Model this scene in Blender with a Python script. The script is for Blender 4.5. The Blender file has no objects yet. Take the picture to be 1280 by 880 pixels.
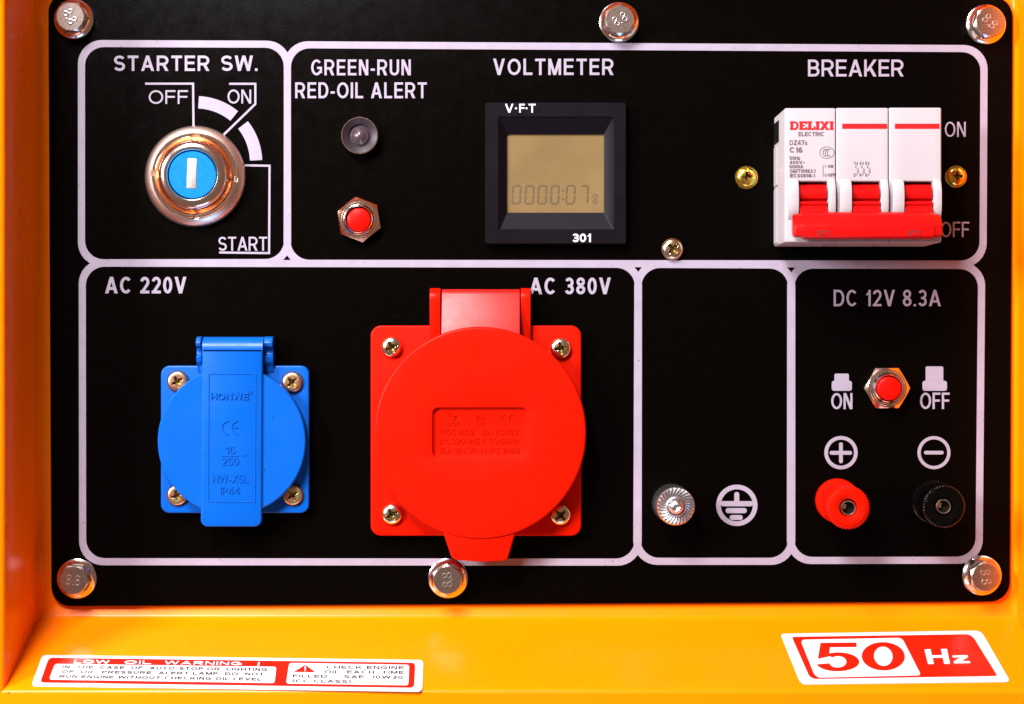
import bpy, bmesh, math, random
from mathutils import Vector, Matrix
random.seed(7)
PI = math.pi
S = bpy.context.scene
C = S.collection

# ---------------------------------------------------------------- scale, camera, light
U = 0.00026          # metres per photograph pixel on the panel's plane (a 54 mm breaker spans 208 px)
D = 2300.0           # camera distance in those units
Z0 = 0.20
cam_d = bpy.data.cameras.new('camera')
cam = bpy.data.objects.new('camera', cam_d)
C.objects.link(cam)
cam.location = (0, -D * U, Z0)
cam.rotation_euler = (PI / 2, 0, 0)
cam_d.sensor_width = 36
cam_d.lens = 36 * D / 1280
cam_d.clip_start = 0.01
cam_d.clip_end = 20
S.camera = cam

world = bpy.data.worlds.new('World')
S.world = world
world.use_nodes = True
bgn = world.node_tree.nodes['Background']
bgn.inputs[0].default_value = (1.0, 0.60, 0.42, 1)
bgn.inputs[1].default_value = 0.19


def area(name, loc, target, sx, sy, power, col):
    l = bpy.data.lights.new(name, 'AREA')
    l.shape = 'RECTANGLE'
    l.size = sx
    l.size_y = sy
    l.energy = power
    l.color = col
    o = bpy.data.objects.new(name, l)
    C.objects.link(o)
    o.location = loc
    o.rotation_euler = (Vector(target) - Vector(loc)).to_track_quat('-Z', 'Y').to_euler()
    return o


area('softbox', (-0.30, -0.68, Z0 + 0.69), (0, 0, Z0 - 0.03), 0.26, 0.34, 24.5, (1.0, 0.97, 0.99))
area('side_fill', (-0.76, -0.62, Z0 + 0.28), (0, 0, Z0), 0.22, 0.26, 18.5, (1.0, 0.97, 0.99))  # fill lamp added to lift the breaker's shadow on the panel
area('blue_glint_fill', (0.05, -0.50, Z0 - 0.75), (0, 0, Z0), 0.35, 0.22, 1.8, (0.35, 0.6, 1.0))  # unseen blue lamp added for cool glints on metal facets

S.view_settings.view_transform = 'Standard'
S.view_settings.look = 'None'
S.view_settings.exposure = 0.0
S.view_settings.gamma = 1.0


# ---------------------------------------------------------------- coordinates
def q(px, py, h=0.0):
    """photo pixel at height h above the panel -> true panel coordinates (x right, y up, h out)"""
    f = (D - h) / D
    return ((px - 640) * f, (440 - py) * f, h)


LY, LS = -335.3, 0.40          # ledge plane  y = LY - LS*h


def L(px, py, off=0.0):
    a = 440 - py
    h = (LY - a) / (LS - a / D)
    x, y, _ = q(px, py, h)
    k = math.hypot(1, LS)
    return (x, y + off / k, h + off * LS / k)


def w(p):
    return Vector((p[0] * U, -p[2] * U, p[1] * U + Z0))


# ---------------------------------------------------------------- materials
def mat(name, col, rough=0.4, metal=0.0, coat=0.0, spec=0.5, bump=0.0, bscale=900, var=0.0, vscale=60,
        rvar=0.0, ramp=None, coat_rough=0.1, sss=0.0, specks=None, aniso=False):
    m = bpy.data.materials.new(name)
    m.use_nodes = True
    nt = m.node_tree
    b = nt.nodes['Principled BSDF']
    b.inputs['Base Color'].default_value = (*col, 1)
    b.inputs['Roughness'].default_value = rough
    b.inputs['Metallic'].default_value = metal
    b.inputs['Coat Weight'].default_value = coat
    b.inputs['Coat Roughness'].default_value = coat_rough
    b.inputs['Specular IOR Level'].default_value = spec
    if sss:
        b.inputs['Subsurface Weight'].default_value = sss
        b.inputs['Subsurface Radius'].default_value = (0.002, 0.001, 0.001)
        b.inputs['Subsurface Scale'].default_value = 1
    geo = nt.nodes.new('ShaderNodeNewGeometry')
    pos = geo.outputs['Position']

    def noise(sc, det=3, rgh=0.5):
        n = nt.nodes.new('ShaderNodeTexNoise')
        n.inputs['Scale'].default_value = sc
        n.inputs['Detail'].default_value = det
        n.inputs['Roughness'].default_value = rgh
        nt.links.new(pos, n.inputs['Vector'])
        return n
    colsock = None
    if ramp:
        n = noise(vscale, 2)
        r = nt.nodes.new('ShaderNodeValToRGB')
        e = r.color_ramp.elements
        while len(e) < len(ramp):
            e.new(0.5)
        for i, (p, c) in enumerate(ramp):
            e[i].position = p
            e[i].color = (*c, 1)
        nt.links.new(n.outputs['Fac'], r.inputs['Fac'])
        colsock = r.outputs['Color']
    elif var:
        n = noise(vscale, 4, 0.6)
        mr = nt.nodes.new('ShaderNodeMapRange')
        mr.inputs['From Min'].default_value = 0.3
        mr.inputs['From Max'].default_value = 0.7
        mr.inputs['To Min'].default_value = 1 - var
        mr.inputs['To Max'].default_value = 1 + var
        nt.links.new(n.outputs['Fac'], mr.inputs['Value'])
        mx = nt.nodes.new('ShaderNodeVectorMath')
        mx.operation = 'SCALE'
        mx.inputs[0].default_value = col
        nt.links.new(mr.outputs['Result'], mx.inputs['Scale'])
        colsock = mx.outputs['Vector']
    if specks:
        sc, thr, scol = specks
        n = noise(sc, 2, 0.5)
        th = nt.nodes.new('ShaderNodeMapRange')
        th.inputs['From Min'].default_value = thr
        th.inputs['From Max'].default_value = thr + 0.02
        nt.links.new(n.outputs['Fac'], th.inputs['Value'])
        mi = nt.nodes.new('ShaderNodeMix')
        mi.data_type = 'RGBA'
        nt.links.new(th.outputs['Result'], mi.inputs['Factor'])
        if colsock:
            nt.links.new(colsock, mi.inputs['A'])
        else:
            mi.inputs['A'].default_value = (*col, 1)
        mi.inputs['B'].default_value = (*scol, 1)
        colsock = mi.outputs['Result']
    if colsock:
        nt.links.new(colsock, b.inputs['Base Color'])
    if rvar:
        n = noise(vscale * 2.3, 4, 0.65)
        mr = nt.nodes.new('ShaderNodeMapRange')
        mr.inputs['From Min'].default_value = 0.3
        mr.inputs['From Max'].default_value = 0.7
        mr.inputs['To Min'].default_value = max(0.03, rough - rvar)
        mr.inputs['To Max'].default_value = rough + rvar
        nt.links.new(n.outputs['Fac'], mr.inputs['Value'])
        nt.links.new(mr.outputs['Result'], b.inputs['Roughness'])
    if bump:
        n = noise(bscale, 3, 0.5)
        bp = nt.nodes.new('ShaderNodeBump')
        bp.inputs['Strength'].default_value = 1.0
        bp.inputs['Distance'].default_value = bump
        nt.links.new(n.outputs['Fac'], bp.inputs['Height'])
        nt.links.new(bp.outputs['Normal'], b.inputs['Normal'])
    return m


M = {}
M['orange'] = mat('orange_gloss_paint', (0.88, 0.178, 0.0002), 0.26, spec=0.16, coat=0.0, coat_rough=0.08, bump=0.000035, bscale=420,
                  var=0.03, vscale=14, rvar=0.05, specks=(420, 0.775, (0.25, 0.07, 0.01)))
M['panel'] = mat('black_powder_coat', (0.0012, 0.0008, 0.0006), 0.25, spec=0.03, bump=0.00002, bscale=1500, rvar=0.05, vscale=90,
                 specks=(900, 0.77, (0.03, 0.012, 0.008)))
M['ink'] = mat('lilac_white_ink', (0.265, 0.225, 0.285), 0.55, spec=0.3, var=0.07, vscale=180, bump=0.00002, bscale=2600,
               specks=(600, 0.715, (0.16, 0.12, 0.15)))
M['meter_ink'] = mat('white_ink', (0.55, 0.52, 0.57), 0.5)
M['zinc'] = mat('bright_zinc_plate', (0.74, 0.68, 0.66), 0.16, metal=1, rvar=0.03, vscale=300, var=0.04)
M['bright_zinc'] = mat('silvery_zinc', (0.66, 0.64, 0.66), 0.28, metal=1)
M['zinc_face'] = mat('satin_zinc_plate', (0.54, 0.45, 0.40), 0.27, metal=1, rvar=0.03, vscale=700, var=0.05)
M['chrome'] = mat('warm_chrome', (0.86, 0.74, 0.68), 0.14, metal=1, rvar=0.02, vscale=220)
M['satin_chrome'] = mat('satin_warm_chrome', (0.80, 0.66, 0.57), 0.36, metal=1, rvar=0.03, vscale=600, var=0.04)
M['orange_metal'] = mat('orange_reflection_metal', (0.72, 0.22, 0.07), 0.3, metal=1)  # orange reflection put into the groove ring's metal colour
M['nickel'] = mat('nickel_plate', (0.82, 0.62, 0.50), 0.18, metal=1, rvar=0.04, vscale=600, var=.05)
M['brass'] = mat('yellow_passivated_zinc', (0.8, 0.5, 0.1), 0.22, metal=1, vscale=420,
                 ramp=[(0.36, (0.75, 0.20, 0.10)), (0.47, (0.90, 0.52, 0.08)), (0.56, (0.85, 0.72, 0.12)), (0.66, (0.35, 0.50, 0.12))])
M['copper_screw'] = mat('aged_passivated_zinc', (0.7, 0.4, 0.25), 0.33, metal=1, vscale=400,
                        ramp=[(0.36, (0.62, 0.28, 0.2)), (0.5, (0.66, 0.42, 0.24)), (0.66, (0.62, 0.55, 0.25))])
M['pale_screw'] = mat('pale_passivated_zinc', (0.8, 0.66, 0.4), 0.2, metal=1, vscale=380,
                      ramp=[(0.36, (0.85, 0.58, 0.30)), (0.5, (0.85, 0.76, 0.52)), (0.66, (0.62, 0.62, 0.60))])
M['recess_shade'] = mat('shaded_screw_recess', (0.16, 0.09, 0.03), 0.35, metal=1, ramp=[(0.4, (0.10, 0.04, 0.02)), (0.52, (0.3, 0.2, 0.04)), (0.64, (0.06, 0.10, 0.03))], vscale=900)  # cross recess shade painted as dark metal, with green and gold plating tints
M['blue'] = mat('blue_plastic', (0.0004, 0.070, 0.36), 0.33, spec=0.18, bump=0.00002, bscale=1400, var=0.03, vscale=50,
                rvar=0.05, specks=(330, 0.765, (0.0, 0.03, 0.12)))
M['red'] = mat('red_plastic', (0.45, 0.005, 0.0004), 0.36, spec=0.07, bump=0.00002, bscale=1400, var=0.03, vscale=40, rvar=0.05)
M['red_polished'] = mat('red_polished_plastic', (0.45, 0.004, 0.0006), 0.46, spec=0.5, bump=0.00002, bscale=1200, rvar=0.05)
M['breaker_red'] = mat('breaker_red_plastic', (0.42, 0.003, 0.003), 0.28, spec=0.18, bump=0.00001, bscale=1500, rvar=0.04)
M['button_red'] = mat('button_red_plastic', (0.5, 0.003, 0.001), 0.35, spec=0.1)
M['breaker'] = mat('breaker_ivory_plastic', (0.365, 0.325, 0.34), 0.42, spec=0.4, bump=0.00001, bscale=2200, var=0.015, vscale=60)
M['print_red'] = mat('red_print', (0.45, 0.002, 0.005), 0.45)
M['print_grey'] = mat('grey_print', (0.11, 0.06, 0.08), 0.5)
M['dark'] = mat('black_plastic', (0.001, 0.0008, 0.0008), 0.13, spec=0.2, bump=0.00001, bscale=2000)
M['void'] = mat('dark_gap', (0.003, 0.002, 0.002), 0.8, spec=0.1)
M['bezel'] = mat('meter_bezel_plastic', (0.004, 0.0025, 0.0045), 0.42, spec=0.08, bump=0.000015, bscale=2400, rvar=0.06)
M['lcd'] = mat('unlit_lcd', (0.150, 0.095, 0.038), 0.3, spec=0.4, var=0.12, vscale=50, coat=0.2)
M['lcd_seg'] = mat('lcd_segment', (0.088, 0.058, 0.028), 0.4)
M['lamp_shell'] = mat('grey_lamp_shell', (0.024, 0.016, 0.021), 0.4, spec=0.3)
M['led'] = mat('clear_led', (0.05, 0.03, 0.036), 0.22, spec=0.6, coat=0.0, coat_rough=0.03)
M['key_blue'] = mat('blue_anodised', (0.002, 0.15, 0.42), 0.38, metal=0.3, spec=0.2, rvar=0.05, vscale=350, var=0.12)
M['white_label'] = mat('white_vinyl', (0.60, 0.57, 0.60), 0.3, coat=0.5, bump=0.00001, bscale=500)
M['label_red'] = mat('red_vinyl_print', (0.52, 0.008, 0.001), 0.32, spec=0.3)
M['label_black'] = mat('dark_vinyl_print', (0.012, 0.006, 0.010), 0.4, spec=.2)


# ---------------------------------------------------------------- mesh building
class MB:
    """verts in true panel coordinates"""
    def __init__(self):
        self.v, self.f, self.m = [], [], []

    def add(self, vs, fs, mi=0):
        b = len(self.v)
        self.v += vs
        self.f += [tuple(b + i for i in f) for f in fs]
        self.m += [mi] * len(fs)
        return self

    def build(self, name, mats, parent=None, root=None, bevel=0, bseg=2, angle=32, flat=False, label=None, sel=None, recalc=True):
        if not isinstance(mats, (list, tuple)):
            mats = [mats]
        me = bpy.data.meshes.new(name)
        o = bpy.data.objects.new(name, me)
        org = ROOTLOC.get(parent, Vector((0, 0, 0))) if parent else (root or Vector((0, 0, 0)))
        bm = bmesh.new()
        for p in self.v:
            bm.verts.new(w(p) - org)
        bm.verts.ensure_lookup_table()
        for f, mi in zip(self.f, self.m):
            try:
                fc = bm.faces.new([bm.verts[i] for i in f])
                fc.material_index = mi
            except ValueError:
                pass
        bmesh.ops.remove_doubles(bm, verts=bm.verts, dist=U * 0.01)
        if recalc:
            bmesh.ops.recalc_face_normals(bm, faces=bm.faces)
        if bevel:
            ed = [e for e in bm.edges if len(e.link_faces) == 2 and e.calc_face_angle(0) > math.radians(25)]
            if sel:
                ed = [e for e in ed if sel(e, org)]
            bmesh.ops.bevel(bm, geom=ed, offset=bevel * U, segments=bseg, affect='EDGES', profile=0.6, clamp_overlap=True)
        bm.to_mesh(me)
        bm.free()
        for mt in mats:
            me.materials.append(mt)
        if not flat:
            me.polygons.foreach_set('use_smooth', [True] * len(me.polygons))
            me.set_sharp_from_angle(angle=math.radians(angle))
        C.objects.link(o)
        if parent:
            o.parent = parent
            ROOTLOC[o] = org
        else:
            o.location = org
        if label:
            o['label'] = label
        return o


ROOTLOC = {}


def thing(name, label, cat, at, group=None):
    o = bpy.data.objects.new(name, None)
    o.empty_display_size = 0.01
    C.objects.link(o)
    loc = w(at)
    o.location = loc
    ROOTLOC[o] = loc
    o['label'] = label
    o['category'] = cat
    if group:
        o['group'] = group
    return o


def rrect(x0, y0, x1, y1, r, n=6):
    """rounded rectangle outline, y up, counter-clockwise"""
    if y0 > y1:
        y0, y1 = y1, y0
    pts = []
    for cx, cy, a0 in ((x1 - r, y0 + r, -90), (x1 - r, y1 - r, 0), (x0 + r, y1 - r, 90), (x0 + r, y0 + r, 180)):
        for i in range(n + 1):
            a = math.radians(a0 + 90 * i / n)
            pts.append((cx + r * math.cos(a), cy + r * math.sin(a)))
    return pts


def rquad(c, r, n=6):
    """quad corners (any order around) rounded by r"""
    out = []
    k = len(c)
    for i in range(k):
        p = Vector(c[i]); a = Vector(c[i - 1]) - p; b = Vector(c[(i + 1) % k]) - p
        rr = r[i] if isinstance(r, (list, tuple)) else r
        a.normalize(); b.normalize()
        P0 = p + a * rr; P2 = p + b * rr
        for j in range(n + 1):
            t = j / n
            # quarter-circle like rational blend
            w1 = 0.7071
            den = (1 - t) ** 2 + 2 * w1 * t * (1 - t) + t * t
            pt = (P0 * (1 - t) ** 2 + p * (2 * w1 * t * (1 - t)) + P2 * t * t) / den
            out.append(tuple(pt))
    return out


def circle(cx, cy, r, n=64, a0=0):
    return [(cx + r * math.cos(2 * PI * i / n + a0), cy + r * math.sin(2 * PI * i / n + a0)) for i in range(n)]


def prism(mb, poly, h0, h1, edge=0.0, esteps=3, bottom=True, mi=0):
    """polygon extruded h0..h1; edge = rounded front rim radius (polygon shrunk toward its inside)"""
    n = len(poly)
    area2 = sum(poly[i][0] * poly[(i + 1) % n][1] - poly[(i + 1) % n][0] * poly[i][1] for i in range(n))
    if area2 < 0:
        poly = poly[::-1]
    nor = []
    for i in range(n):
        p0 = Vector(poly[i - 1]); p1 = Vector(poly[i]); p2 = Vector(poly[(i + 1) % n])
        e1 = (p1 - p0); e2 = (p2 - p1)
        if e1.length < 1e-6: e1 = e2
        if e2.length < 1e-6: e2 = e1
        n1 = Vector((e1.y, -e1.x)).normalized(); n2 = Vector((e2.y, -e2.x)).normalized()
        s = (n1 + n2)
        s = s.normalized() if s.length > 1e-6 else n1
        k = max(0.5, s.dot(n1))
        nor.append(s / k)
    rings = [[(p[0], p[1], h0) for p in poly]]
    if edge > 0:
        for j in range(esteps + 1):
            a = (PI / 2) * j / esteps
            ins = edge * (1 - math.cos(a)); hh = h1 - edge + edge * math.sin(a)
            rings.append([(p[0] - nn.x * ins, p[1] - nn.y * ins, hh) for p, nn in zip(poly, nor)])
    else:
        rings.append([(p[0], p[1], h1) for p in poly])
    vs = [v for r in rings for v in r]
    fs = []
    for k in range(len(rings) - 1):
        for i in range(n):
            j = (i + 1) % n
            fs.append((k * n + i, k * n + j, (k + 1) * n + j, (k + 1) * n + i))
    fs.append(tuple((len(rings) - 1) * n + i for i in range(n)))
    if bottom:
        fs.append(tuple(reversed(range(n))))
    mb.add(vs, fs, mi)
    return mb


def box(mb, x0, x1, y0, y1, h0, h1, mi=0):
    vs = [(x, y, h) for h in (h0, h1) for y in (y0, y1) for x in (x0, x1)]
    mb.add(vs, [(0, 1, 3, 2), (4, 6, 7, 5), (0, 4, 5, 1), (2, 3, 7, 6), (0, 2, 6, 4), (1, 5, 7, 3)], mi)
    return mb


def lathe(mb, prof, c0, c1=None, n=64, rfun=None, mi=0, a0=0.0, arc=None, cap0=True, cap1=True):
    """profile [(r,h)]; centre slides from c0 (first h) to c1 (last h)"""
    c1 = c1 or c0
    hA, hB = prof[0][1], max(p[1] for p in prof)
    rings = []
    for r, h in prof:
        t = (h - hA) / (hB - hA) if hB != hA else 0
        cx = c0[0] + (c1[0] - c0[0]) * t
        cy = c0[1] + (c1[1] - c0[1]) * t
        ring = []
        for i in range(n):
            a = 2 * PI * i / n + a0
            rr = rfun(r, h, a) if rfun else r
            ring.append((cx + rr * math.cos(a), cy + rr * math.sin(a), h))
        rings.append(ring)
    vs = [v for r in rings for v in r]
    fs = []
    for k in range(len(rings) - 1):
        for i in range(n):
            j = (i + 1) % n
            fs.append((k * n + i, k * n + j, (k + 1) * n + j, (k + 1) * n + i))
    if cap1:
        fs.append(tuple((len(rings) - 1) * n + i for i in range(n)))
    if cap0:
        fs.append(tuple(reversed(range(n))))
    mb.add(vs, fs, mi)
    return mb


def ringpath(mb, outer, inner, h0, h1):
    """flat band between two closed outlines of equal count, with thickness"""
    n = len(outer)
    vs = [(p[0], p[1], h0) for p in outer] + [(p[0], p[1], h1) for p in outer] + [(p[0], p[1], h1) for p in inner] + [(p[0], p[1], h0) for p in inner]
    fs = []
    for i in range(n):
        j = (i + 1) % n
        for k in range(4):
            l = (k + 1) % 4
            fs.append((k * n + i, k * n + j, l * n + j, l * n + i))
    mb.add(vs, fs)
    return mb


def strokes(mb, pts, wd, h0, h1, closed=False):
    """poly-line of constant width with mitred joints"""
    P = []
    for p in pts:
        if not P or (Vector(p) - P[-1]).length > 1e-4:
            P.append(Vector(p))
    n = len(P)
    Lf, Rt = [], []
    for i in range(n):
        if i == 0:
            d = (P[1] - P[0]).normalized(); nn = Vector((-d.y, d.x)); k = 1
        elif i == n - 1:
            d = (P[-1] - P[-2]).normalized(); nn = Vector((-d.y, d.x)); k = 1
        else:
            d1 = (P[i] - P[i - 1]).normalized(); d2 = (P[i + 1] - P[i]).normalized()
            n1 = Vector((-d1.y, d1.x)); n2 = Vector((-d2.y, d2.x))
            nn = (n1 + n2).normalized(); k = 1 / max(0.4, nn.dot(n1))
        Lf.append(P[i] + nn * wd / 2 * k); Rt.append(P[i] - nn * wd / 2 * k)
    vs = [(p.x, p.y, h) for h in (h0, h1) for p in Lf + Rt]
    fs = []
    m = 2 * n
    for i in range(n - 1):
        fs += [(m + i, m + n + i, m + n + i + 1, m + i + 1), (i, i + 1, n + i + 1, n + i),
               (i, m + i, m + i + 1, i + 1), (n + i, n + i + 1, m + n + i + 1, m + n + i)]
    fs += [(0, n, m + n, m), (n - 1, m + n - 1, m + 2 * n - 1, 2 * n - 1)]
    mb.add(vs, fs)
    return mb


# ---------------------------------------------------------------- lettering: grotesque capitals drawn as strokes
GW = {'A': .94, 'B': .80, 'C': .88, 'D': .84, 'E': .74, 'F': .69, 'G': .93, 'H': .80, 'I': 0, 'J': .6, 'K': .86, 'L': .67, 'M': .96,
      'N': .80, 'O': .98, 'P': .76, 'Q': .98, 'R': .86, 'S': .80, 'T': .78, 'U': .80, 'V': .88, 'W': 1.26, 'X': .86, 'Y': .86, 'Z': .76,
      '0': .68, '1': .40, '2': .68, '3': .68, '4': .74, '5': .68, '6': .68, '7': .68, '8': .68, '9': .68,
      '.': 0, '-': .36, ' ': .28, '/': .36, '+': .6, '~': .6, '(': .3, ')': .3, '!': 0, 'z': .56, 's': .56, 'h': .58, '\u00b7': 0, ':': 0}


def glyph(ch, W, H, w):
    r = w / 2
    l, R, B, T, m = r, W - r, r, H - r, H / 2

    def arc(cx, cy, rx, ry, a0, a1, n=14):
        return [(cx + rx * math.cos(math.radians(a0 + (a1 - a0) * i / n)), cy + ry * math.sin(math.radians(a0 + (a1 - a0) * i / n))) for i in range(n + 1)]

    def dg(x0, y0, x1, y1, hw):
        return ('p', [(x0, y0), (x0 + hw, y0), (x1 + hw, y1), (x1, y1)])
    hw = w * 1.12
    V = ('s', [(l, 0), (l, H)])
    VR = ('s', [(R, 0), (R, H)])
    if ch == 'A':
        c = (W - hw) / 2
        return [dg(0, 0, c, H, hw), dg(W - hw, 0, c, H, hw), ('s', [(W * .2, H * .3), (W * .8, H * .3)])]
    if ch == 'B':
        q1, q2 = (T - m) / 2, (m - B) / 2
        return [V, ('s', [(l, T), (W * .5, T)] + arc(W * .5, (T + m) / 2, W * .44 - r, q1, 90, -90) + [(l, m)]),
                ('s', [(l, m), (W * .55, m)] + arc(W * .55, (B + m) / 2, W * .45 - r, q2, 90, -90) + [(l, B)])]
    if ch == 'C':
        return [('s', arc(W / 2, m, W / 2 - r, m - r, 42, 318, 24))]
    if ch == 'D':
        k = min(W * .42, m - r)
        return [V, ('s', [(l, T)] + arc(R - k, m, k, m - r, 90, -90, 18) + [(l, B)])]
    if ch in 'EF':
        o = [V, ('s', [(l, T), (W, T)]), ('s', [(l, m + w * .12), (W * .93, m + w * .12)])]
        return o + ([('s', [(l, B), (W, B)])] if ch == 'E' else [])
    if ch == 'G':
        return [('s', arc(W / 2, m, W / 2 - r, m - r, 42, 325, 24)), ('s', [(W * .55, m - w * .2), (R, m - w * .2), (R, H * .14)])]
    if ch == 'H':
        return [V, VR, ('s', [(l, m), (R, m)])]
    if ch == 'I':
        return [('s', [(W / 2, 0), (W / 2, H)])]
    if ch == 'J':
        return [('s', [(R, H), (R, H * .3)] + arc(W / 2, H * .3, W / 2 - r, H * .3 - r, 0, -170))]
    if ch == 'K':
        return [V, dg(0 + r, H * .30, W - hw * 1.1, H, hw * 1.15), dg(W * .34, H * .52, W - hw * 1.2, 0, hw * 1.2)]
    if ch == 'L':
        return [V, ('s', [(l, B), (W, B)])]
    if ch == 'M':
        c = (W - hw) / 2
        return [V, VR, dg(c, 0, 0, H, hw), dg(c, 0, W - hw, H, hw)]
    if ch == 'N':
        return [V, VR, dg(W - hw * 1.1, 0, 0, H, hw * 1.1)]
    if ch in 'O0Q':
        return [('s', arc(W / 2, m, W / 2 - r, m - r, 0, 360, 36))] + ([dg(W * .85, 0, W * .55, H * .3, w)] if ch == 'Q' else [])
    if ch in 'PR':
        mm = H * .44
        o = [V, ('s', [(l, T), (W * .52, T)] + arc(W * .52, (T + mm) / 2, W * .46 - r, (T - mm) / 2, 90, -90) + [(l, mm)])]
        if ch == 'R':
            o.append(dg(W - hw * 1.15, 0, W * .42, mm, hw * 1.1))
        return o
    if ch in 'Ss':
        if ch == 's':
            H = H * .72; T = H - r; m = H / 2
        return [('s', arc(W / 2, (T + m) / 2, W / 2 - r * 1.1, (T - m) / 2, 25, 270, 16) + arc(W / 2, (B + m) / 2, W / 2 - r, (m - B) / 2, 90, -160, 16)[1:])]
    if ch == 'T':
        return [('s', [(0, T), (W, T)]), ('s', [(W / 2, 0), (W / 2, H)])]
    if ch == 'U':
        k = min(m - r, W / 2 - r)
        return [('s', [(l, H)] + arc(W / 2, B + k, W / 2 - r, k, 180, 360, 16) + [(R, H)])]
    if ch == 'V':
        c = (W - hw) / 2
        return [dg(c, 0, 0, H, hw), dg(c, 0, W - hw, H, hw)]
    if ch == 'W':
        a, b, c = W * .25 - hw / 2, (W - hw) / 2, W * .75 - hw / 2
        return [dg(a, 0, 0, H, hw), dg(a, 0, b, H, hw), dg(c, 0, b, H, hw), dg(c, 0, W - hw, H, hw)]
    if ch == 'X':
        return [dg(0, 0, W - hw * 1.1, H, hw * 1.1), dg(W - hw * 1.1, 0, 0, H, hw * 1.1)]
    if ch == 'Y':
        c = (W - hw) / 2
        return [dg(c, H * .42, 0, H, hw), dg(c, H * .42, W - hw, H, hw), ('s', [(W / 2, 0), (W / 2, H * .45)])]
    if ch in 'Zz':
        if ch == 'z':
            H = H * .74; T = H - r
        return [('s', [(0, T), (W, T)]), ('s', [(0, B), (W, B)]), dg(0, w * .9, W - hw * 1.3, H - w * .9, hw * 1.3)]
    if ch == 'h':
        return [V, ('s', arc(W / 2, H * .42, W / 2 - r, H * .3 - r, 170, 0) + [(R, 0)])]
    if ch == '1':
        return [('s', [(R, 0), (R, H)]), dg(0, H * .68, R - w * .4, H * .9, w * .9)]
    if ch == '2':
        return [('s', arc(W / 2, T - H * .23 + 0, W / 2 - r, H * .23, 170, -38, 16) + [(l + w * .2, B)]), ('s', [(0, B), (W, B)])]
    if ch == '3':
        return [('s', arc(W / 2, (T + m) / 2, W / 2 - r * 1.2, (T - m) / 2, 155, -90, 14) + [(W * .35, m)]),
                ('s', [(W * .35, m)] + arc(W / 2, (B + m) / 2, W / 2 - r, (m - B) / 2, 90, -160, 14))]
    if ch == '4':
        return [('s', [(W * .74, 0), (W * .74, H)]), ('s', [(0, H * .27), (W, H * .27)]), dg(0, H * .27, W * .74 - w * .8, H, w * 1.05)]
    if ch == '5':
        return [('s', [(W * .94, T), (W * .18 + r * .3, T), (W * .1 + r * .6, H * .47)]), ('s', arc(W / 2, H * .325, W / 2 - r, H * .325 - r, 140, -160, 20))]
    if ch == '6':
        return [('s', arc(W / 2, H * .31, W / 2 - r, H * .31 - r, 0, 360, 26)), ('s', arc(W * .52, m, W * .52 - r, m - r, 48, 190, 16))]
    if ch == '9':
        return [('s', arc(W / 2, H * .69, W / 2 - r, H * .31 - r, 0, 360, 26)), ('s', arc(W * .48, m, W * .52 - r, m - r, 10, -132, 16))]
    if ch == '7':
        return [('s', [(0, T), (W, T)]), dg(W * .22, 0, W - hw * 1.1, H - w * .5, hw * 1.1)]
    if ch == '8':
        return [('s', arc(W / 2, H * .745, W * .46 - r, H * .255 - r * .9, 0, 360, 24)), ('s', arc(W / 2, H * .27, W / 2 - r, H * .27 - r, 0, 360, 24))]
    if ch == '.':
        return [('s', [(W / 2, 0), (W / 2, w)])]
    if ch == ':':
        return [('s', [(W / 2, H * .15), (W / 2, H * .15 + w)]), ('s', [(W / 2, H * .6), (W / 2, H * .6 + w)])]
    if ch == '\u00b7':
        return [('s', [(W / 2, m - r), (W / 2, m + r)])]
    if ch == '!':
        return [('s', [(W / 2, 0), (W / 2, w)]), ('s', [(W / 2, H * .28), (W / 2, H)])]
    if ch == '-':
        return [('s', [(0, H * .36), (W, H * .36)])]
    if ch == '+':
        return [('s', [(0, H * .4), (W, H * .4)]), ('s', [(W / 2, H * .12), (W / 2, H * .68)])]
    if ch == '/':
        return [dg(0, 0, W - hw, H, hw)]
    if ch == '~':
        return [('s', [(0, H * .38), (W * .25, H * .46), (W * .5, H * .4), (W * .75, H * .34), (W, H * .42)])]
    if ch == '(':
        return [('s', arc(W, m, W - r, m * 1.15, 115, 245))]
    if ch == ')':
        return [('s', arc(0, m, W - r, m * 1.15, 65, -65))]
    return []


def lettering(mb, s, TW, H, w_, fn, gap=.2, th=.4):
    """letters filling TW x H, stem w_; fn(x, y, dh) -> true coordinate"""
    n = len(s)
    fixed = sum(w_ for ch in s if GW.get(ch, .5) == 0)
    wid = sum(GW.get(ch, .5) for ch in s) * H
    gp = gap * H * .55
    k = 1.0
    tot = wid + gp * (n - 1)
    k = (TW - fixed) / tot if tot > 0 else 1.0
    x = 0
    lv = 0
    for ch in s:
        W = GW.get(ch, .5) * H * k if GW.get(ch, .5) else w_
        for kind, pts in glyph(ch, W, H, w_):
            tmp = MB()
            if kind == 's':
                strokes(tmp, pts, w_, 0, 1)
            else:
                prism(tmp, pts, 0, 1)
            off = .012 * (lv % 5)
            lv += 1
            mb.add([fn(x + v[0], v[1], 0 if v[2] == 0 else th + off) for v in tmp.v], tmp.f)
        x += W + gp * k
    return mb


def pfn(x0, y1, h, f=None):
    ox, oy, _ = q(x0, y1, h)
    return lambda x, y, dh: (ox + x, oy + y, h + dh)


def ptext(mb, s, x0, x1, y0, y1, h, w_, gap=.2, th=.4):
    f = (D - h) / D
    return lettering(mb, s, (x1 - x0) * f, (y1 - y0) * f, w_, pfn(x0, y1, h), gap, th)


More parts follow.
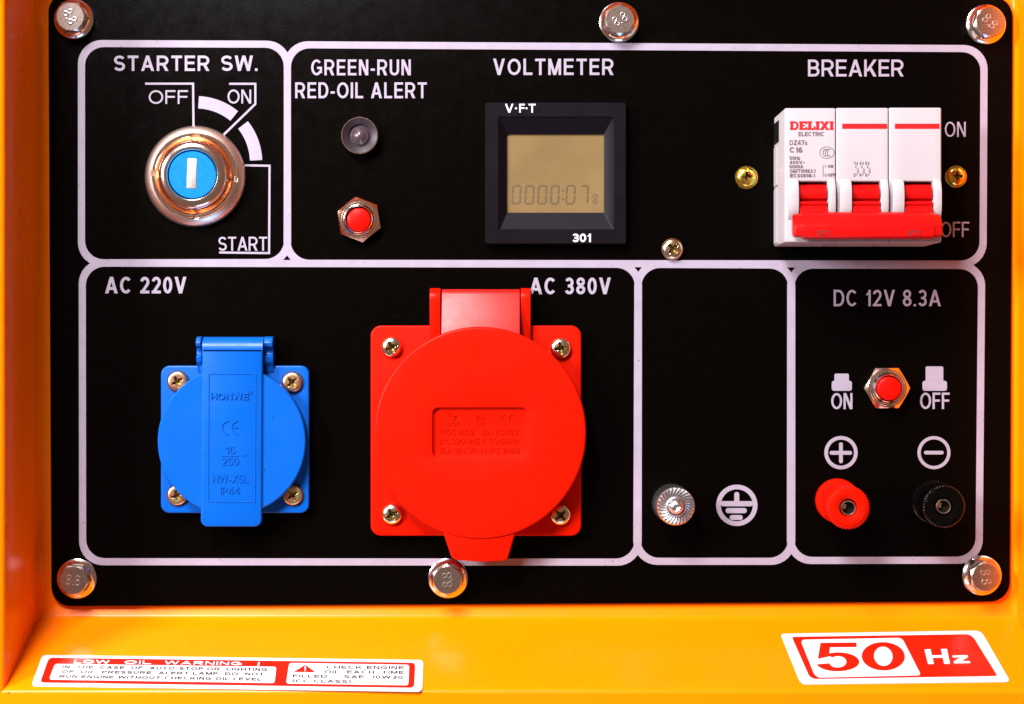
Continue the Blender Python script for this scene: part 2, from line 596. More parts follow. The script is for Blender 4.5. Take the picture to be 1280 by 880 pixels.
# ================================================================= HOUSING
housing = thing('generator_housing', 'glossy orange sheet metal recess framing the black control panel, with a sloping ledge', 'generator housing', (0, -400, 0))
XL, XR, YT, YB = -593.5, 632.6, 590.0, -332.9
prof = [(-6, -60, -60), (-6, -9, -3)]
for i in range(1, 6):
    a = PI / 2 * i / 5
    h = -6 + 9 * (1 - math.cos(a)); t = (h + 6) / 9
    prof.append((h, -9 + 9 * math.sin(a), LS * (h + 6) - 3 * (1 - min(1, (h + 6) / 4)) ** 2))
prof.append((70, 0, LS * 76))
prof.append((143, 0, LS * 149))
for i in range(1, 6):
    a = PI / 2 * i / 5
    prof.append((143 + 7 * math.sin(a), 7 * (1 - math.cos(a)), LS * 149 + 8 * (1 - math.cos(a)) + LS * 7 * math.sin(a) * (1 - i / 5)))
prof += [(150, 150, 190), (120, 150, 190)]


def strip(name, side):
    mb = MB()
    vs = []
    for h, o, g in prof:
        l = (XL - o); r = (XR + o); t = YT + o; b = YB - g
        if side == 'left':
            vs += [(l, b, h), (l, t, h)]
        elif side == 'right':
            vs += [(r, b, h), (r, t, h)]
        elif side == 'top':
            vs += [(l, t, h), (r, t, h)]
        else:
            vs += [(l, b, h), (r, b, h)]
    n = len(prof)
    # back skin 5 px behind for thickness
    cx, cy = 20, 60
    back = []
    for k, (x, y, h) in enumerate(vs):
        dx = {'left': -5, 'right': 5}.get(side, 0)
        dy = {'top': 5, 'bottom': -5}.get(side, 0)
        back.append((x + dx, y + dy, h - 5))
    fs = [(2 * i, 2 * i + 1, 2 * i + 3, 2 * i + 2) for i in range(n - 1)]
    m = len(vs)
    fs += [(m + 2 * i, m + 2 * i + 2, m + 2 * i + 3, m + 2 * i + 1) for i in range(n - 1)]
    fs += [(0, m, m + 1, 1), (m - 2, m - 1, 2 * m - 1, 2 * m - 2)]
    mb.add(vs + back, fs)
    return mb.build(name, M['orange'], housing, angle=40)


strip('side_wall', 'left')
strip('side_wall', 'right')
strip('ledge', 'bottom')
strip('top_hood', 'top')
mb = MB(); prism(mb, rrect(-650, -360, 690, 630, 10), -24, -14); mb.build('back_plate', M['orange'], housing)

# ================================================================= PANEL
panel = thing('control_panel', 'black rectangular control panel plate printed with lilac white frames and captions', 'control panel', q(662, 757))
pc = [q(64, 758)[:2], q(1262.5, 752)[:2], q(1266, -4)[:2], q(60, -9)[:2]]
mb = MB(); prism(mb, rquad(pc, 24, 8), -5.5, 0, edge=1.2)
mb.build('panel_plate', M['panel'], panel)


def frame(cs, wd, r, lvl):
    c = [Vector(q(*p)[:2]) for p in cs]
    o = rquad([tuple(p) for p in c], r, 8)
    k = len(c)
    inn = []
    for i in range(k):
        p = c[i]; d1 = (p - c[i - 1]).normalized(); d2 = (c[(i + 1) % k] - p).normalized()
        n1 = Vector((-d1.y, d1.x)); n2 = Vector((-d2.y, d2.x))
        s = (n1 + n2).normalized()
        inn.append(tuple(p + s * wd / s.dot(n1)))
    ii = rquad(inn, r - wd * 0.75, 8)
    mb = MB(); ringpath(mb, o, ii, 0.0, 0.42 + 0.05 * lvl)
    return mb.build('printed_frame', M['ink'], panel, flat=True)


# corners: BL BR TR TL (counter-clockwise, y up)
frame([(97.5, 333), (364, 332.5), (363.5, 51), (97.5, 50)], 8.8, 30, 0)
frame([(354.5, 333.5), (1233, 334.5), (1234.5, 56.5), (355, 51.5)], 8.8, 30, 1)
frame([(99, 706.5), (802, 707), (802.5, 326), (98.5, 324.5)], 8.8, 30, 2)
frame([(791.5, 706), (994, 706), (994, 327), (793, 326)], 8.8, 30, 3)
frame([(983.5, 705), (1228, 704.5), (1231.5, 327.5), (984, 327)], 8.8, 30, 4)
H1 = 0.5


def caption(s, x0, x1, y0, y1, wd, gap=.2):
    mb = MB()
    ptext(mb, s, x0, x1, y0, y1, 0.0, wd, gap)
    return mb.build('printed_caption', M['ink'], panel, flat=True)


caption('STARTER', 142.5, 262, 69.5, 88.7, 3.18, 0.35)
caption('SW.', 276.5, 322, 69.5, 88.7, 3.18, 0.27)
caption('OFF', 186, 235, 112.8, 129.9, 2.15, 0.27)
caption('ON', 284.5, 314, 112, 129.5, 2.15, 0.27)
caption('START', 273, 334, 296, 313.4, 2.24, 0.22)
caption('GREEN-RUN', 389, 513.5, 74.4, 94.2, 2.84, 0.38)
caption('RED-OIL ALERT', 369, 533.5, 103, 122.8, 2.84, 0.35)
caption('VOLTMETER', 616.5, 767, 73.4, 93.8, 3.10, 0.38)
caption('BREAKER', 1010, 1129.5, 74.5, 95.6, 3.01, 0.27)
caption('ON', 1181, 1207, 152.3, 171, 1.89, 0.32)
caption('OFF', 1176, 1211.5, 277.3, 296.5, 2.06, 0.27)
caption('AC 220V', 131.5, 233, 346, 366.8, 3.53, 0.32)
caption('AC 380V', 662, 763.5, 347, 367.8, 3.53, 0.32)
caption('DC 12V 8.3A', 1042, 1176, 362.3, 382.8, 2.75, 0.32)
caption('ON', 1039, 1065.5, 491.3, 511.4, 2.67, 0.24)
caption('OFF', 1150, 1187, 490.8, 511.2, 2.67, 0.24)


def P2(*pts):
    return [q(a, b)[:2] for a, b in pts]


mb = MB()
strokes(mb, P2((181.5, 104.6), (241.4, 104.6), (242, 166)), 2.6, 0, .4)
mb.build('switch_position_line', M['ink'], panel, flat=True)
mb = MB()
strokes(mb, P2((286.5, 104.8), (319.2, 104.8), (319.2, 130), (276, 172)), 2.6, 0, .4)
mb.build('switch_position_line', M['ink'], panel, flat=True)
mb = MB()
strokes(mb, P2((300, 206.6), (337, 207.2), (336.4, 316.4), (274, 315.6)), 2.6, 0, .4)
mb.build('switch_position_line', M['ink'], panel, flat=True)
for a0, a1 in ((87.5, 50.5), (38.5, 2.0)):
    c = q(245, 203)[:2]
    N = 16
    o = [(c[0] + 82.8 * math.cos(math.radians(a0 + (a1 - a0) * i / N)), c[1] + 82.8 * math.sin(math.radians(a0 + (a1 - a0) * i / N))) for i in range(N + 1)]
    inn = [(c[0] + 67.5 * math.cos(math.radians(a0 + (a1 - a0) * i / N)), c[1] + 67.5 * math.sin(math.radians(a0 + (a1 - a0) * i / N))) for i in range(N + 1)]
    mb = MB(); strokes(mb, [((a[0] + b[0]) / 2, (a[1] + b[1]) / 2) for a, b in zip(o, inn)], 15.3, 0, .4)
    mb.build('switch_travel_arc', M['ink'], panel, flat=True)


def icon(parts, name):
    mb = MB()
    for k, p in enumerate(parts):
        if p[0] == 'r':
            _, x0, x1, y0, y1, r = p
            A = q(x0, y1); B = q(x1, y0)
            prism(mb, rrect(A[0], A[1], B[0], B[1], r, 4), 0, 0.4 + 0.03 * k, bottom=False)
        else:
            _, cx, cy, ro, ri = p
            c = q(cx, cy)
            ringpath(mb, circle(c[0], c[1], ro), circle(c[0], c[1], ri), 0, .4)
    return mb.build(name, M['ink'], panel, flat=True)


icon([('r', 1043, 1061, 467, 478, 2), ('r', 1039.6, 1064.8, 476, 488.5, 3)], 'pressed_button_symbol')
icon([('r', 1157, 1179, 458, 478, 2), ('r', 1153, 1183.6, 476, 488.5, 3)], 'raised_button_symbol')
icon([('c', 1051.2, 565.8, 20.8, 16.3), ('r', 1037, 1065, 563.6, 568.4, 2.3), ('r', 1048.8, 1053.4, 553, 579, 2.2)], 'plus_symbol')
icon([('c', 1167.4, 565.8, 20.6, 16.6), ('r', 1155, 1179.5, 563.5, 568, 2.2)], 'minus_symbol')
icon([('c', 921, 631.6, 25.8, 20), ('r', 917.8, 924, 615, 630, 2.8), ('r', 900.8, 941, 626.4, 632.8, 2.8), ('r', 907, 933.5, 635, 641.4, 3), ('r', 912, 928.4, 643.8, 650, 3)], 'earth_symbol')


# ================================================================= SCREWS AND BOLTS
def screw_head(mb, r, top, rot, slot=False, c=(0, 0), h0=0.0, flat=False, reach=0.6):
    """heightfield pan head with a phillips recess"""
    NA, NR = 96, 26
    rec = [0]
    dd = []
    ca, sa = math.cos(rot), math.sin(rot)

    def ht(x, y):
        rr = math.hypot(x, y) / r
        e = min(1, rr)
        base = top * (0.35 + 0.65 * math.sqrt(max(0, 1 - e ** (2.6 if not flat else 8))))
        u, v = x * ca + y * sa, -x * sa + y * ca
        arm = r * reach
        wd = r * 0.13

        def m(a, b):
            tap = wd * (1.15 - 0.45 * min(1, abs(a) / arm))
            return max(0, min(1, (tap - abs(b)) / (r * 0.05) + 0.5)) * max(0, min(1, (arm - abs(a)) / (r * 0.08)))
        d = max(m(u, v), m(v, u))
        core = max(0, min(1, (r * 0.27 - math.hypot(x, y)) / (r * 0.08)))
        d = max(d * (0.62 + 0.35 * (1 - min(1, math.hypot(x, y) / arm))), core * 1.0)
        rec[0] = d
        z = base - d * top * 0.95
        if slot:
            s = max(0, min(1, (wd * 1.0 - abs(u)) / (r * 0.05) + 0.5))
            z = min(z, base - s * top * 0.35)
        return h0 + max(z, 0.1)
    vs = [(c[0], c[1], ht(0, 0))]
    dd.append(1)
    for j in range(1, NR + 1):
        R = r * (j / NR) ** 0.85
        for i in range(NA):
            a = 2 * PI * i / NA
            x, y = R * math.cos(a), R * math.sin(a)
            vs.append((c[0] + x, c[1] + y, ht(x, y)))
            dd.append(rec[0])
    for i in range(NA):
        a = 2 * PI * i / NA
        vs.append((c[0] + r * math.cos(a), c[1] + r * math.sin(a), h0))
    fs = [(0, 1 + i, 1 + (i + 1) % NA) for i in range(NA)]
    for j in range(NR):
        for i in range(NA):
            k = (i + 1) % NA
            fs.append((1 + j * NA + i, 1 + (j + 1) * NA + i, 1 + (j + 1) * NA + k, 1 + j * NA + k))
    dd += [0] * NA
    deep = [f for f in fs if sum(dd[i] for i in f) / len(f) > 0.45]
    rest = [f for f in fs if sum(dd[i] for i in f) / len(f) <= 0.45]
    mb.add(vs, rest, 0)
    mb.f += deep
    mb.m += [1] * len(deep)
    return mb


def hexr(a, rin):
    a = (a % (PI / 3)) - PI / 6
    return rin / math.cos(a)


def hexhead(mb, rin, h0, h1, rot, c, hole=None, dish=0.0, n=96, cham=0.58):
    rings = []
    ang = [2 * PI * i / n for i in range(n)]
    hr = [hexr(a, rin) for a in ang]
    rings.append([(hr[i], h0) for i in range(n)])
    rings.append([(hr[i], h1 - 0.6 - (hr[i] - rin * 0.985) * cham) for i in range(n)])
    rings.append([(rin * 0.955, h1)] * n)
    if dish:
        rings.append([(rin * 0.90, h1)] * n)
        rings.append([(rin * 0.86, h1 - dish)] * n)
    if hole:
        rings.append([(hole, h1 - dish)] * n)
        rings.append([(hole, h0)] * n)
    vs = []
    for ring in rings:
        for i in range(n):
            a = ang[i] + rot
            vs.append((c[0] + ring[i][0] * math.cos(a), c[1] + ring[i][0] * math.sin(a), ring[i][1]))
    fs = []
    for k in range(len(rings) - 1):
        for i in range(n):
            j = (i + 1) % n
            fs.append((k * n + i, k * n + j, (k + 1) * n + j, (k + 1) * n + i))
    if not hole:
        fs.append(tuple((len(rings) - 1) * n + i for i in range(n)))
    mb.add(vs, fs)
    return mb


def copy_tree(o, parent=None):
    c = o.copy()
    C.objects.link(c)
    if parent:
        c.parent = parent
    for ch in list(o.children):
        copy_tree(ch, c)
    return c


def make_bolt():
    c = q(93, 24)
    t = thing('flange_bolt', 'x', 'bolt', c, 'hex flange bolts fixing the control panel to the housing')
    mb = MB(); lathe(mb, [(25.3, 0), (25.3, 2.2), (24.6, 3.4), (23.5, 3.9), (21.0, 6.0), (19, 8.5)], c, n=72)
    mb.build('washer_flange', M['zinc'], t)
    mb = MB(); hexhead(mb, 17.6, 7, 22, 0, c)
    mb.build('hex_head', M['zinc_face'], t, angle=20)
    mb = MB()
    lettering(mb, '8.8', 18.5, 12.5, 1.5, lambda x, y, dh: (c[0] - 9.2 + x, c[1] - 6.2 + y, 21.4 + dh), .22, 1.5)
    mb.build('grade_mark', M['bright_zinc'], t, bevel=.35, bseg=2, angle=50)
    return t


proto = make_bolt()
bolts = [  # px, py, hex rotation (deg ccw), label
    (93, 24.5, -60, 'hex flange bolt in the top left corner of the black panel'),
    (773.8, 28, 30, 'hex flange bolt at the panel top edge above the voltmeter'),
    (1231.8, 31, -45, 'hex flange bolt in the top right corner of the black panel'),
    (96.7, 723, -5, 'hex flange bolt in the bottom left corner above the low oil warning sticker'),
    (560.2, 722.5, 93, 'hex flange bolt at the panel bottom edge under the pull tab of the red socket'),
    (1226.5, 719, -83, 'hex flange bolt in the bottom right corner above the 50 Hz sticker'),
]
for i, (px, py, a, lab) in enumerate(bolts):
    b = proto if i == 0 else copy_tree(proto)
    b.location = w(q(px, py))
    b.rotation_euler = (random.uniform(-.008, .008), math.radians(-a), random.uniform(-.008, .008))
    b['label'] = lab

for k, (px, py, r, rot, lab, mt) in enumerate([
    (933, 222, 14.6, 0.12, 'small brass coloured screw left of the white breaker', 'brass'),
    (1194.5, 221, 14.0, 0.0, 'small brass coloured screw right of the breaker between ON and OFF', 'brass'),
    (840.5, 311.5, 13.6, 0.75, 'small coppery cross head screw below and right of the voltmeter', 'pale_screw')]):
    c = q(px, py)
    t = thing('panel_screw', lab, 'screw', c, 'small screws in the upper panel cell')
    mb = MB()
    lathe(mb, [(r, 0), (r, 1.6), (r * .96, 2.4), (r * 0.84, 2.6)], c, n=64, cap1=True)
    mb.build('washer_rim', M['brass'] if mt == 'brass' else M['copper_screw'], t)
    mb = MB(); screw_head(mb, r * (0.83 if mt == 'brass' else .93), 6.5, rot, slot=(mt == 'brass'), c=c, h0=2.4)
    mb.build('screw_head', [M[mt], M['recess_shade']], t, angle=50)

# ================================================================= STARTER SWITCH
sw = thing('starter_key_switch', 'round chrome key switch with blue keyway disc under STARTER SW.', 'key switch', q(244.7, 220.8))
c = q(244.7, 220.8)
mb = MB(); lathe(mb, [(63, 0), (63.2, 2), (62.5, 5), (60.5, 8), (57, 10.5), (54.4, 12), (53.6, 11.6), (53.2, 8), (48, 7), (46.5, 5), (44, 4)], c, n=128, cap1=True)
mb.build('mounting_flange', M['satin_chrome'], sw)
for a0, a1 in ((-2, 83), (95, 172), (180, 268), (274, 352)):
    N = 28
    cc = q(243.6, 219.8, 14)
    mid = [(cc[0] + 50.6 * math.cos(math.radians(a0 + (a1 - a0) * i / N)), cc[1] + 50.6 * math.sin(math.radians(a0 + (a1 - a0) * i / N))) for i in range(N + 1)]
    mb = MB(); strokes(mb, mid, 4.2, 6, 18.5)
    mb.build('notched_collar', M['chrome'], sw, bevel=1.2, bseg=3)
mb = MB(); lathe(mb, [(48.2, 6), (48.2, 11.5), (47.2, 12.2), (44.2, 10.4), (43.6, 4)], q(244.2, 220.2), n=128)
mb.build('inner_groove_ring', M['orange_metal'], sw)
mb = MB(); lathe(mb, [(43.5, 3), (43.5, 18), (42.6, 21.5), (40.5, 24.5), (38, 26), (33, 27.4), (31.5, 27), (30.6, 25.5), (30.4, 12)], c, n=128, cap1=False)
mb.build('lock_barrel', M['chrome'], sw)
mb = MB(); lathe(mb, [(30.6, 10), (30.6, 17)], c, n=64)
mb.build('barrel_gap', M['void'], sw)
mb = MB(); lathe(mb, [(29.2, 16), (29.2, 24.2), (28.4, 25.2)], c, n=96)
kd = mb.build('key_disc', M['key_blue'], sw)
kc = q(239.8, 216.8, 25)
mb = MB()
ang = math.radians(-2)
pts = [(-6, -18.5), (6, -18.5), (5.8, 18.5), (-5.6, 18.5)]
prism(mb, [(kc[0] + x * math.cos(ang) - y * math.sin(ang), kc[1] + x * math.sin(ang) + y * math.cos(ang)) for x, y in pts], 24.9, 25.9, edge=.5)
mb.build('keyway_shutter', mat('dull_key_shutter', (0.42, 0.36, 0.34), 0.5, metal=1, rvar=0.1, vscale=900, bump=0.00001, bscale=3000), kd)

# ================================================================= INDICATOR LAMP
lp = thing('indicator_lamp', 'small round unlit indicator lamp with thin chrome rim under RED-OIL ALERT', 'indicator lamp', q(450.2, 170.5))
c = q(450.5, 170.8)
mb = MB(); lathe(mb, [(22.2, 0), (23.2, 7), (23.2, 12.5), (22.7, 13.2), (22.0, 13.2), (21.6, 12.6)], c, n=96, cap1=False)
mb.build('chrome_rim', M['nickel'], lp)
mb = MB(); lathe(mb, [(21.7, 6), (21.7, 12.4), (18, 10.5), (14.8, 8.6), (14.4, 7.6), (14.2, 2)], c, n=96, cap1=True)
mb.build('lamp_shell', M['lamp_shell'], lp)
mb = MB(); lathe(mb, [(13.6, 2.2), (13.6, 4), (12.5, 6.2), (9.5, 8.2), (8.6, 7.4), (6.8, 8.6), (4, 10.4), (1.5, 11.1)], q(450.5, 171), n=64)
mb.build('led_lens', M['led'], lp)


# ================================================================= PUSH BUTTONS
def push_button(px, py, tip, rot, lab, hb, rb):
    t = thing('reset_push_button', lab, 'push button', q(px, py), 'red push buttons in hex nuts')
    c = q(px, py)
    mb = MB(); hexhead(mb, 24.9, 0, 11, math.radians(rot), c, hole=16.5, dish=0.7, cham=.8)
    mb.build('hex_nut', M['nickel'], t, angle=18)
    cc = c[:2]
    mb = MB()
    lathe(mb, [(19.4, 9), (19.4, 12.2), (18.8, 12.8), (19.2, 13.4), (18.4, 14.6), (18.6, 15.2), (17.6, 17.2), (16.6, 18.2), (15.9, 17.8), (15.7, 10)], c, n=96, cap1=False)
    mb.build('threaded_collar', M['zinc'], t, angle=15)
    mb = MB(); lathe(mb, [(15.9, 8), (15.9, 12)], c, n=48)
    mb.build('collar_gap', M['void'], t)
    e = q(*tip, hb)
    mb = MB(); lathe(mb, [(rb, 9), (rb, hb - 2.2), (rb - .6, hb - .9), (rb - 2.2, hb)], c, (e[0], e[1]), n=64)
    mb.build('red_button', M['button_red'], t)


push_button(449.5, 275, (448.6, 275), 99, 'red push button in a tilted hex nut below the indicator lamp', 21, 14.6)
push_button(1107.3, 485, (1112.2, 486), 0, 'red push button in a hex nut between ON and OFF above the terminals', 27, 14.6)

# ================================================================= VOLTMETER
vm = thing('voltmeter_display', 'square black voltmeter with amber unlit LCD reading 0000:07', 'voltmeter', q(694, 305))
HV = 14


def rr_at(px0, px1, py0, py1, h, r, n=6):
    A = q(px0, py1, h); B = q(px1, py0, h)
    return rrect(A[0], A[1], B[0], B[1], r, n)


mb = MB()
rings = [(606.3, 782.8, 128.2, 305, 0, 3), (606.3, 782.8, 128.2, 305, HV - 1.2, 3), (607.2, 781.9, 129.1, 304.1, HV, 2.6),
         (622.5, 768, 145.5, 288, HV, 2), (624, 766.6, 147, 286.5, HV - 1.6, 2), (633.2, 755, 167.4, 266, HV - 8.5, 1.2), (633.4, 754.8, 167.6, 265.8, HV - 11.5, 1.2)]
N = 28
vs = []
for x0, x1, y0, y1, h, r in rings:
    vs += [(p[0], p[1], h) for p in rr_at(x0, x1, y0, y1, h, r)]
fs = [(k * N + i, k * N + (i + 1) % N, (k + 1) * N + (i + 1) % N, (k + 1) * N + i) for k in range(len(rings) - 1) for i in range(N)]
mb.add(vs, fs)
mb.build('bezel', M['bezel'], vm, angle=20)
mb = MB(); prism(mb, rr_at(631, 757, 165, 268, HV - 11, .5, 1), 1, HV - 11)
lcd = mb.build('lcd_screen', M['lcd'], vm)
hl = HV - 11
mb = MB()


def seg7(x0, x1, y0, y1, on, wd=2.0, sl=0.4):
    ym = (y0 + y1) / 2
    g = 0.9
    S7 = {'a': ((x0 + g, y0), (x1 - g, y0)), 'g': ((x0 + g, ym), (x1 - g, ym)), 'd': ((x0 + g, y1), (x1 - g, y1)),
          'f': ((x0, y0 + g), (x0, ym - g)), 'b': ((x1, y0 + g), (x1, ym - g)), 'e': ((x0, ym + g), (x0, y1 - g)), 'c': ((x1, ym + g), (x1, y1 - g))}
    for s in on:
        (ax, ay), (bx, by) = S7[s]
        strokes(mb, [q(ax - (ay - ym) * 0.05, ay, hl)[:2], q(bx - (by - ym) * 0.05, by, hl)[:2]], wd, hl, hl + .4)


for x0, x1 in ((640.5, 650), (656.7, 666.5), (672.6, 682.4), (688.8, 698)):
    seg7(x0, x1, 232, 254.2, 'abcdef')
seg7(708, 718, 232, 254.2, 'abcdef')
seg7(726, 734.5, 232, 254.2, 'abc')
seg7(741.5, 746, 243, 254.5, 'adbe', 1.2)
strokes(mb, [q(741, 244, hl)[:2], q(746.5, 253.5, hl)[:2]], 1.2, hl, hl + .45)
for y in (238, 248.5):
    box(mb, q(702.4, 0, hl)[0], q(704.4, 0, hl)[0], q(0, y + 1, hl)[1], q(0, y - 1, hl)[1], hl, hl + .4)
mb.build('lcd_digits', M['lcd_seg'], lcd, flat=True)
mb = MB()
for ch, a, b in (('V', 631.3, 641.8), ('F', 649, 656), ('T', 660.8, 669.6)):
    ptext(mb, ch, a, b, 129.8, 140.8, HV, 1.9)
for a in (645, 658.2):
    e = q(a, 135.4, HV); prism(mb, circle(e[0], e[1], 1.25, 12), HV, HV + .4)
mb.build('printed_marking', M['meter_ink'], vm, flat=True)
mb = MB(); ptext(mb, '301', 715.3, 738.6, 292, 302.6, HV, 2.2, .16); mb.build('printed_marking', M['meter_ink'], vm, flat=True)

# ================================================================= BREAKER
HB = 88
bk = thing('circuit_breaker', 'white three pole circuit breaker with red linked toggles, switched off', 'circuit breaker', q(1078, 303))


def X(px, h=HB): return q(px, 0, h)[0]
def Y(py, h=HB): return q(0, py, h)[1]


def frame_prism(mb, o, i, h0, h1):
    x0, x1, y0, y1 = o
    a0, a1, b0, b1 = i
    xs = [x0, a0, a1, x1]; ys = [y0, b0, b1, y1]
    vs = [(x, y, h) for h in (h0, h1) for y in ys for x in xs]
    def id(i, j, k): return k * 16 + j * 4 + i
    fs = []
    for j in range(3):
        for i_ in range(3):
            if i_ == 1 and j == 1:
                continue
            fs.append((id(i_, j, 1), id(i_ + 1, j, 1), id(i_ + 1, j + 1, 1), id(i_, j + 1, 1)))
            fs.append((id(i_, j, 0), id(i_, j + 1, 0), id(i_ + 1, j + 1, 0), id(i_ + 1, j, 0)))
    for j in range(3):
        fs.append((id(0, j, 0), id(0, j, 1), id(0, j + 1, 1), id(0, j + 1, 0)))
        fs.append((id(3, j, 0), id(3, j + 1, 0), id(3, j + 1, 1), id(3, j, 1)))
        fs.append((id(j, 0, 0), id(j + 1, 0, 0), id(j + 1, 0, 1), id(j, 0, 1)))
        fs.append((id(j, 3, 0), id(j, 3, 1), id(j + 1, 3, 1), id(j + 1, 3, 0)))
    fs += [(id(1, 1, 0), id(2, 1, 0), id(2, 1, 1), id(1, 1, 1)), (id(1, 2, 0), id(1, 2, 1), id(2, 2, 1), id(2, 2, 0)),
           (id(1, 1, 0), id(1, 1, 1), id(1, 2, 1), id(1, 2, 0)), (id(2, 1, 0), id(2, 2, 0), id(2, 2, 1), id(2, 1, 1))]
    mb.add(vs, fs)


poles = [(981, 1044.7, 998, 1034.5), (1045.5, 1110.6, 1064, 1100.5), (1111.4, 1176.8, 1129.5, 1166)]
for k, (x0, x1, s0, s1) in enumerate(poles):
    mb = MB()
    frame_prism(mb, (X(x0), X(x1), Y(303), Y(135 - k * .3)), (X(s0), X(s1), Y(292), Y(227)), 0, HB)
    o = mb.build('breaker_pole', M['breaker'], bk, bevel=2.4, bseg=3,
                 sel=lambda e, org: not all(abs(v.co.y + org.y) < 1e-4 for v in e.verts))
    # raised cheeks beside the toggle, rounded forward
    for a, b in ((x0 + 3.5, s0 - 0.2), (s1 + 0.2, x1 - 1.0)):
        pf = []
        yt, yb = Y(224), Y(275)
        n = 14
        for i in range(n + 1):
            t = i / n
            y = yt + (yb - yt) * t
            pf.append((y, HB + 7.5 * (1 - abs(2 * t - 1) ** 3.2)))
        mb = MB()
        vs = [(X(a), y, h) for y, h in pf] + [(X(b), y, h) for y, h in pf] + [(X(a), yt, HB - 6), (X(a), yb, HB - 6), (X(b), yt, HB - 6), (X(b), yb, HB - 6)]
        m = n + 1
        fs = [(i, i + 1, m + i + 1, m + i) for i in range(n)]
        fs += [tuple(range(n + 1)) + (2 * m + 1, 2 * m), tuple(reversed(range(m, 2 * m))) + (2 * m + 2, 2 * m + 3)]
        mb.add(vs, fs)
        mb.build('toggle_cheek', M['breaker'], o, bevel=1.2, bseg=2)
    mb = MB(); box(mb, X(s0) + .01, X(s1) - .01, Y(292), Y(227), 10, 50)
    mb.build('slot_floor', M['void'], o)
    # toggle drum
    pf = [(227.6, 60), (227.6, 74), (230, 82), (234, 87), (239, 90), (244, 90.5), (248.5, 89), (250, 85), (251.2, 85), (252, 91), (254, 93), (256, 92.5), (258, 91), (266, 97), (280, 100), (280, 60)]
    mb = MB()
    g = 1.0
    vs = [(X(s0 + g), Y(y, HB), h) for y, h in pf] + [(X(s1 - g), Y(y, HB), h) for y, h in pf]
    m = len(pf)
    mb.add(vs, [(i, (i + 1) % m, m + (i + 1) % m, m + i) for i in range(m)] + [tuple(range(m)), tuple(reversed(range(m, 2 * m)))])
    mb.build('toggle', M['breaker_red'], bk, bevel=.5, bseg=1, angle=25)

# side skin of the left pole: dark patch and clip ridges
sx = X(981) - 0.6
mb = MB(); box(mb, sx - .2, sx + .5, Y(171), Y(144), 2, 40)
mb.build('side_dark_patch', M['void'], bk)
for y0, y1 in ((176, 226), (230, 300)):
    mb = MB(); box(mb, sx - 0.6, sx + .5, Y(y1), Y(y0), 3, 30)
    mb.build('side_rib', M['breaker'], bk, bevel=.4, bseg=1)

# handle tie bar
HT = 118
pf = [(263.5, 98), (265, 104), (268, 108), (279, 116), (283, 118.5), (295.5, 119), (298.2, 117), (298.4, 100), (290, 95), (275, 95)]
cen = (281, 106)


def barloop(xp, sc=1.0, dx=0):
    out = []
    for y, h in pf:
        yy = cen[0] + (y - cen[0]) * sc; hh = cen[1] + (h - cen[1]) * sc
        out.append((q(xp, yy, 114)[0], q(0, yy, 114)[1], hh))
    return out


mb = MB()
loops = [barloop(992, .72), barloop(994, .86), barloop(1003.2, .87), barloop(1003.6, 1.0), barloop(1166.8, 1.0), barloop(1167.2, .9), barloop(1175.5, .88), barloop(1178, .74)]
m = len(pf)
vs = [v for l in loops for v in l]
fs = [(k * m + i, k * m + (i + 1) % m, (k + 1) * m + (i + 1) % m, (k + 1) * m + i) for k in range(len(loops) - 1) for i in range(m)]
fs += [tuple(range(m)), tuple(reversed(range((len(loops) - 1) * m, len(loops) * m)))]
mb.add(vs, fs)
bar = mb.build('handle_tie_bar', M['breaker_red'], bk, bevel=1.0, bseg=2, angle=35)
for a, b in ((1022.5, 1037), (1135.5, 1150)):
    mb = MB(); box(mb, q(a, 0, 119)[0], q(b, 0, 119)[0], q(0, 294.6, 119)[1], q(0, 288.2, 119)[1], 117.5, 119.35)  # darker red paints the window's shade on a raised patch
    box(mb, q(a + 4, 0, 119)[0], q(b - 1, 0, 119)[0], q(0, 294.4, 119)[1], q(0, 290.8, 119)[1], 117.5, 119.5, 1)
    mb.build('bar_window', [mat('red_recess_shade', (0.16, 0.004, 0.004), .5), M['breaker_red']], bar)


def bt(s, x0, x1, y0, y1, m='print_grey', wd=.9, gap=.2):
    mb = MB(); ptext(mb, s, x0, x1, y0, y1, HB, wd, gap, .3)
    return mb.build('printed_marking', M[m], bk, flat=True)


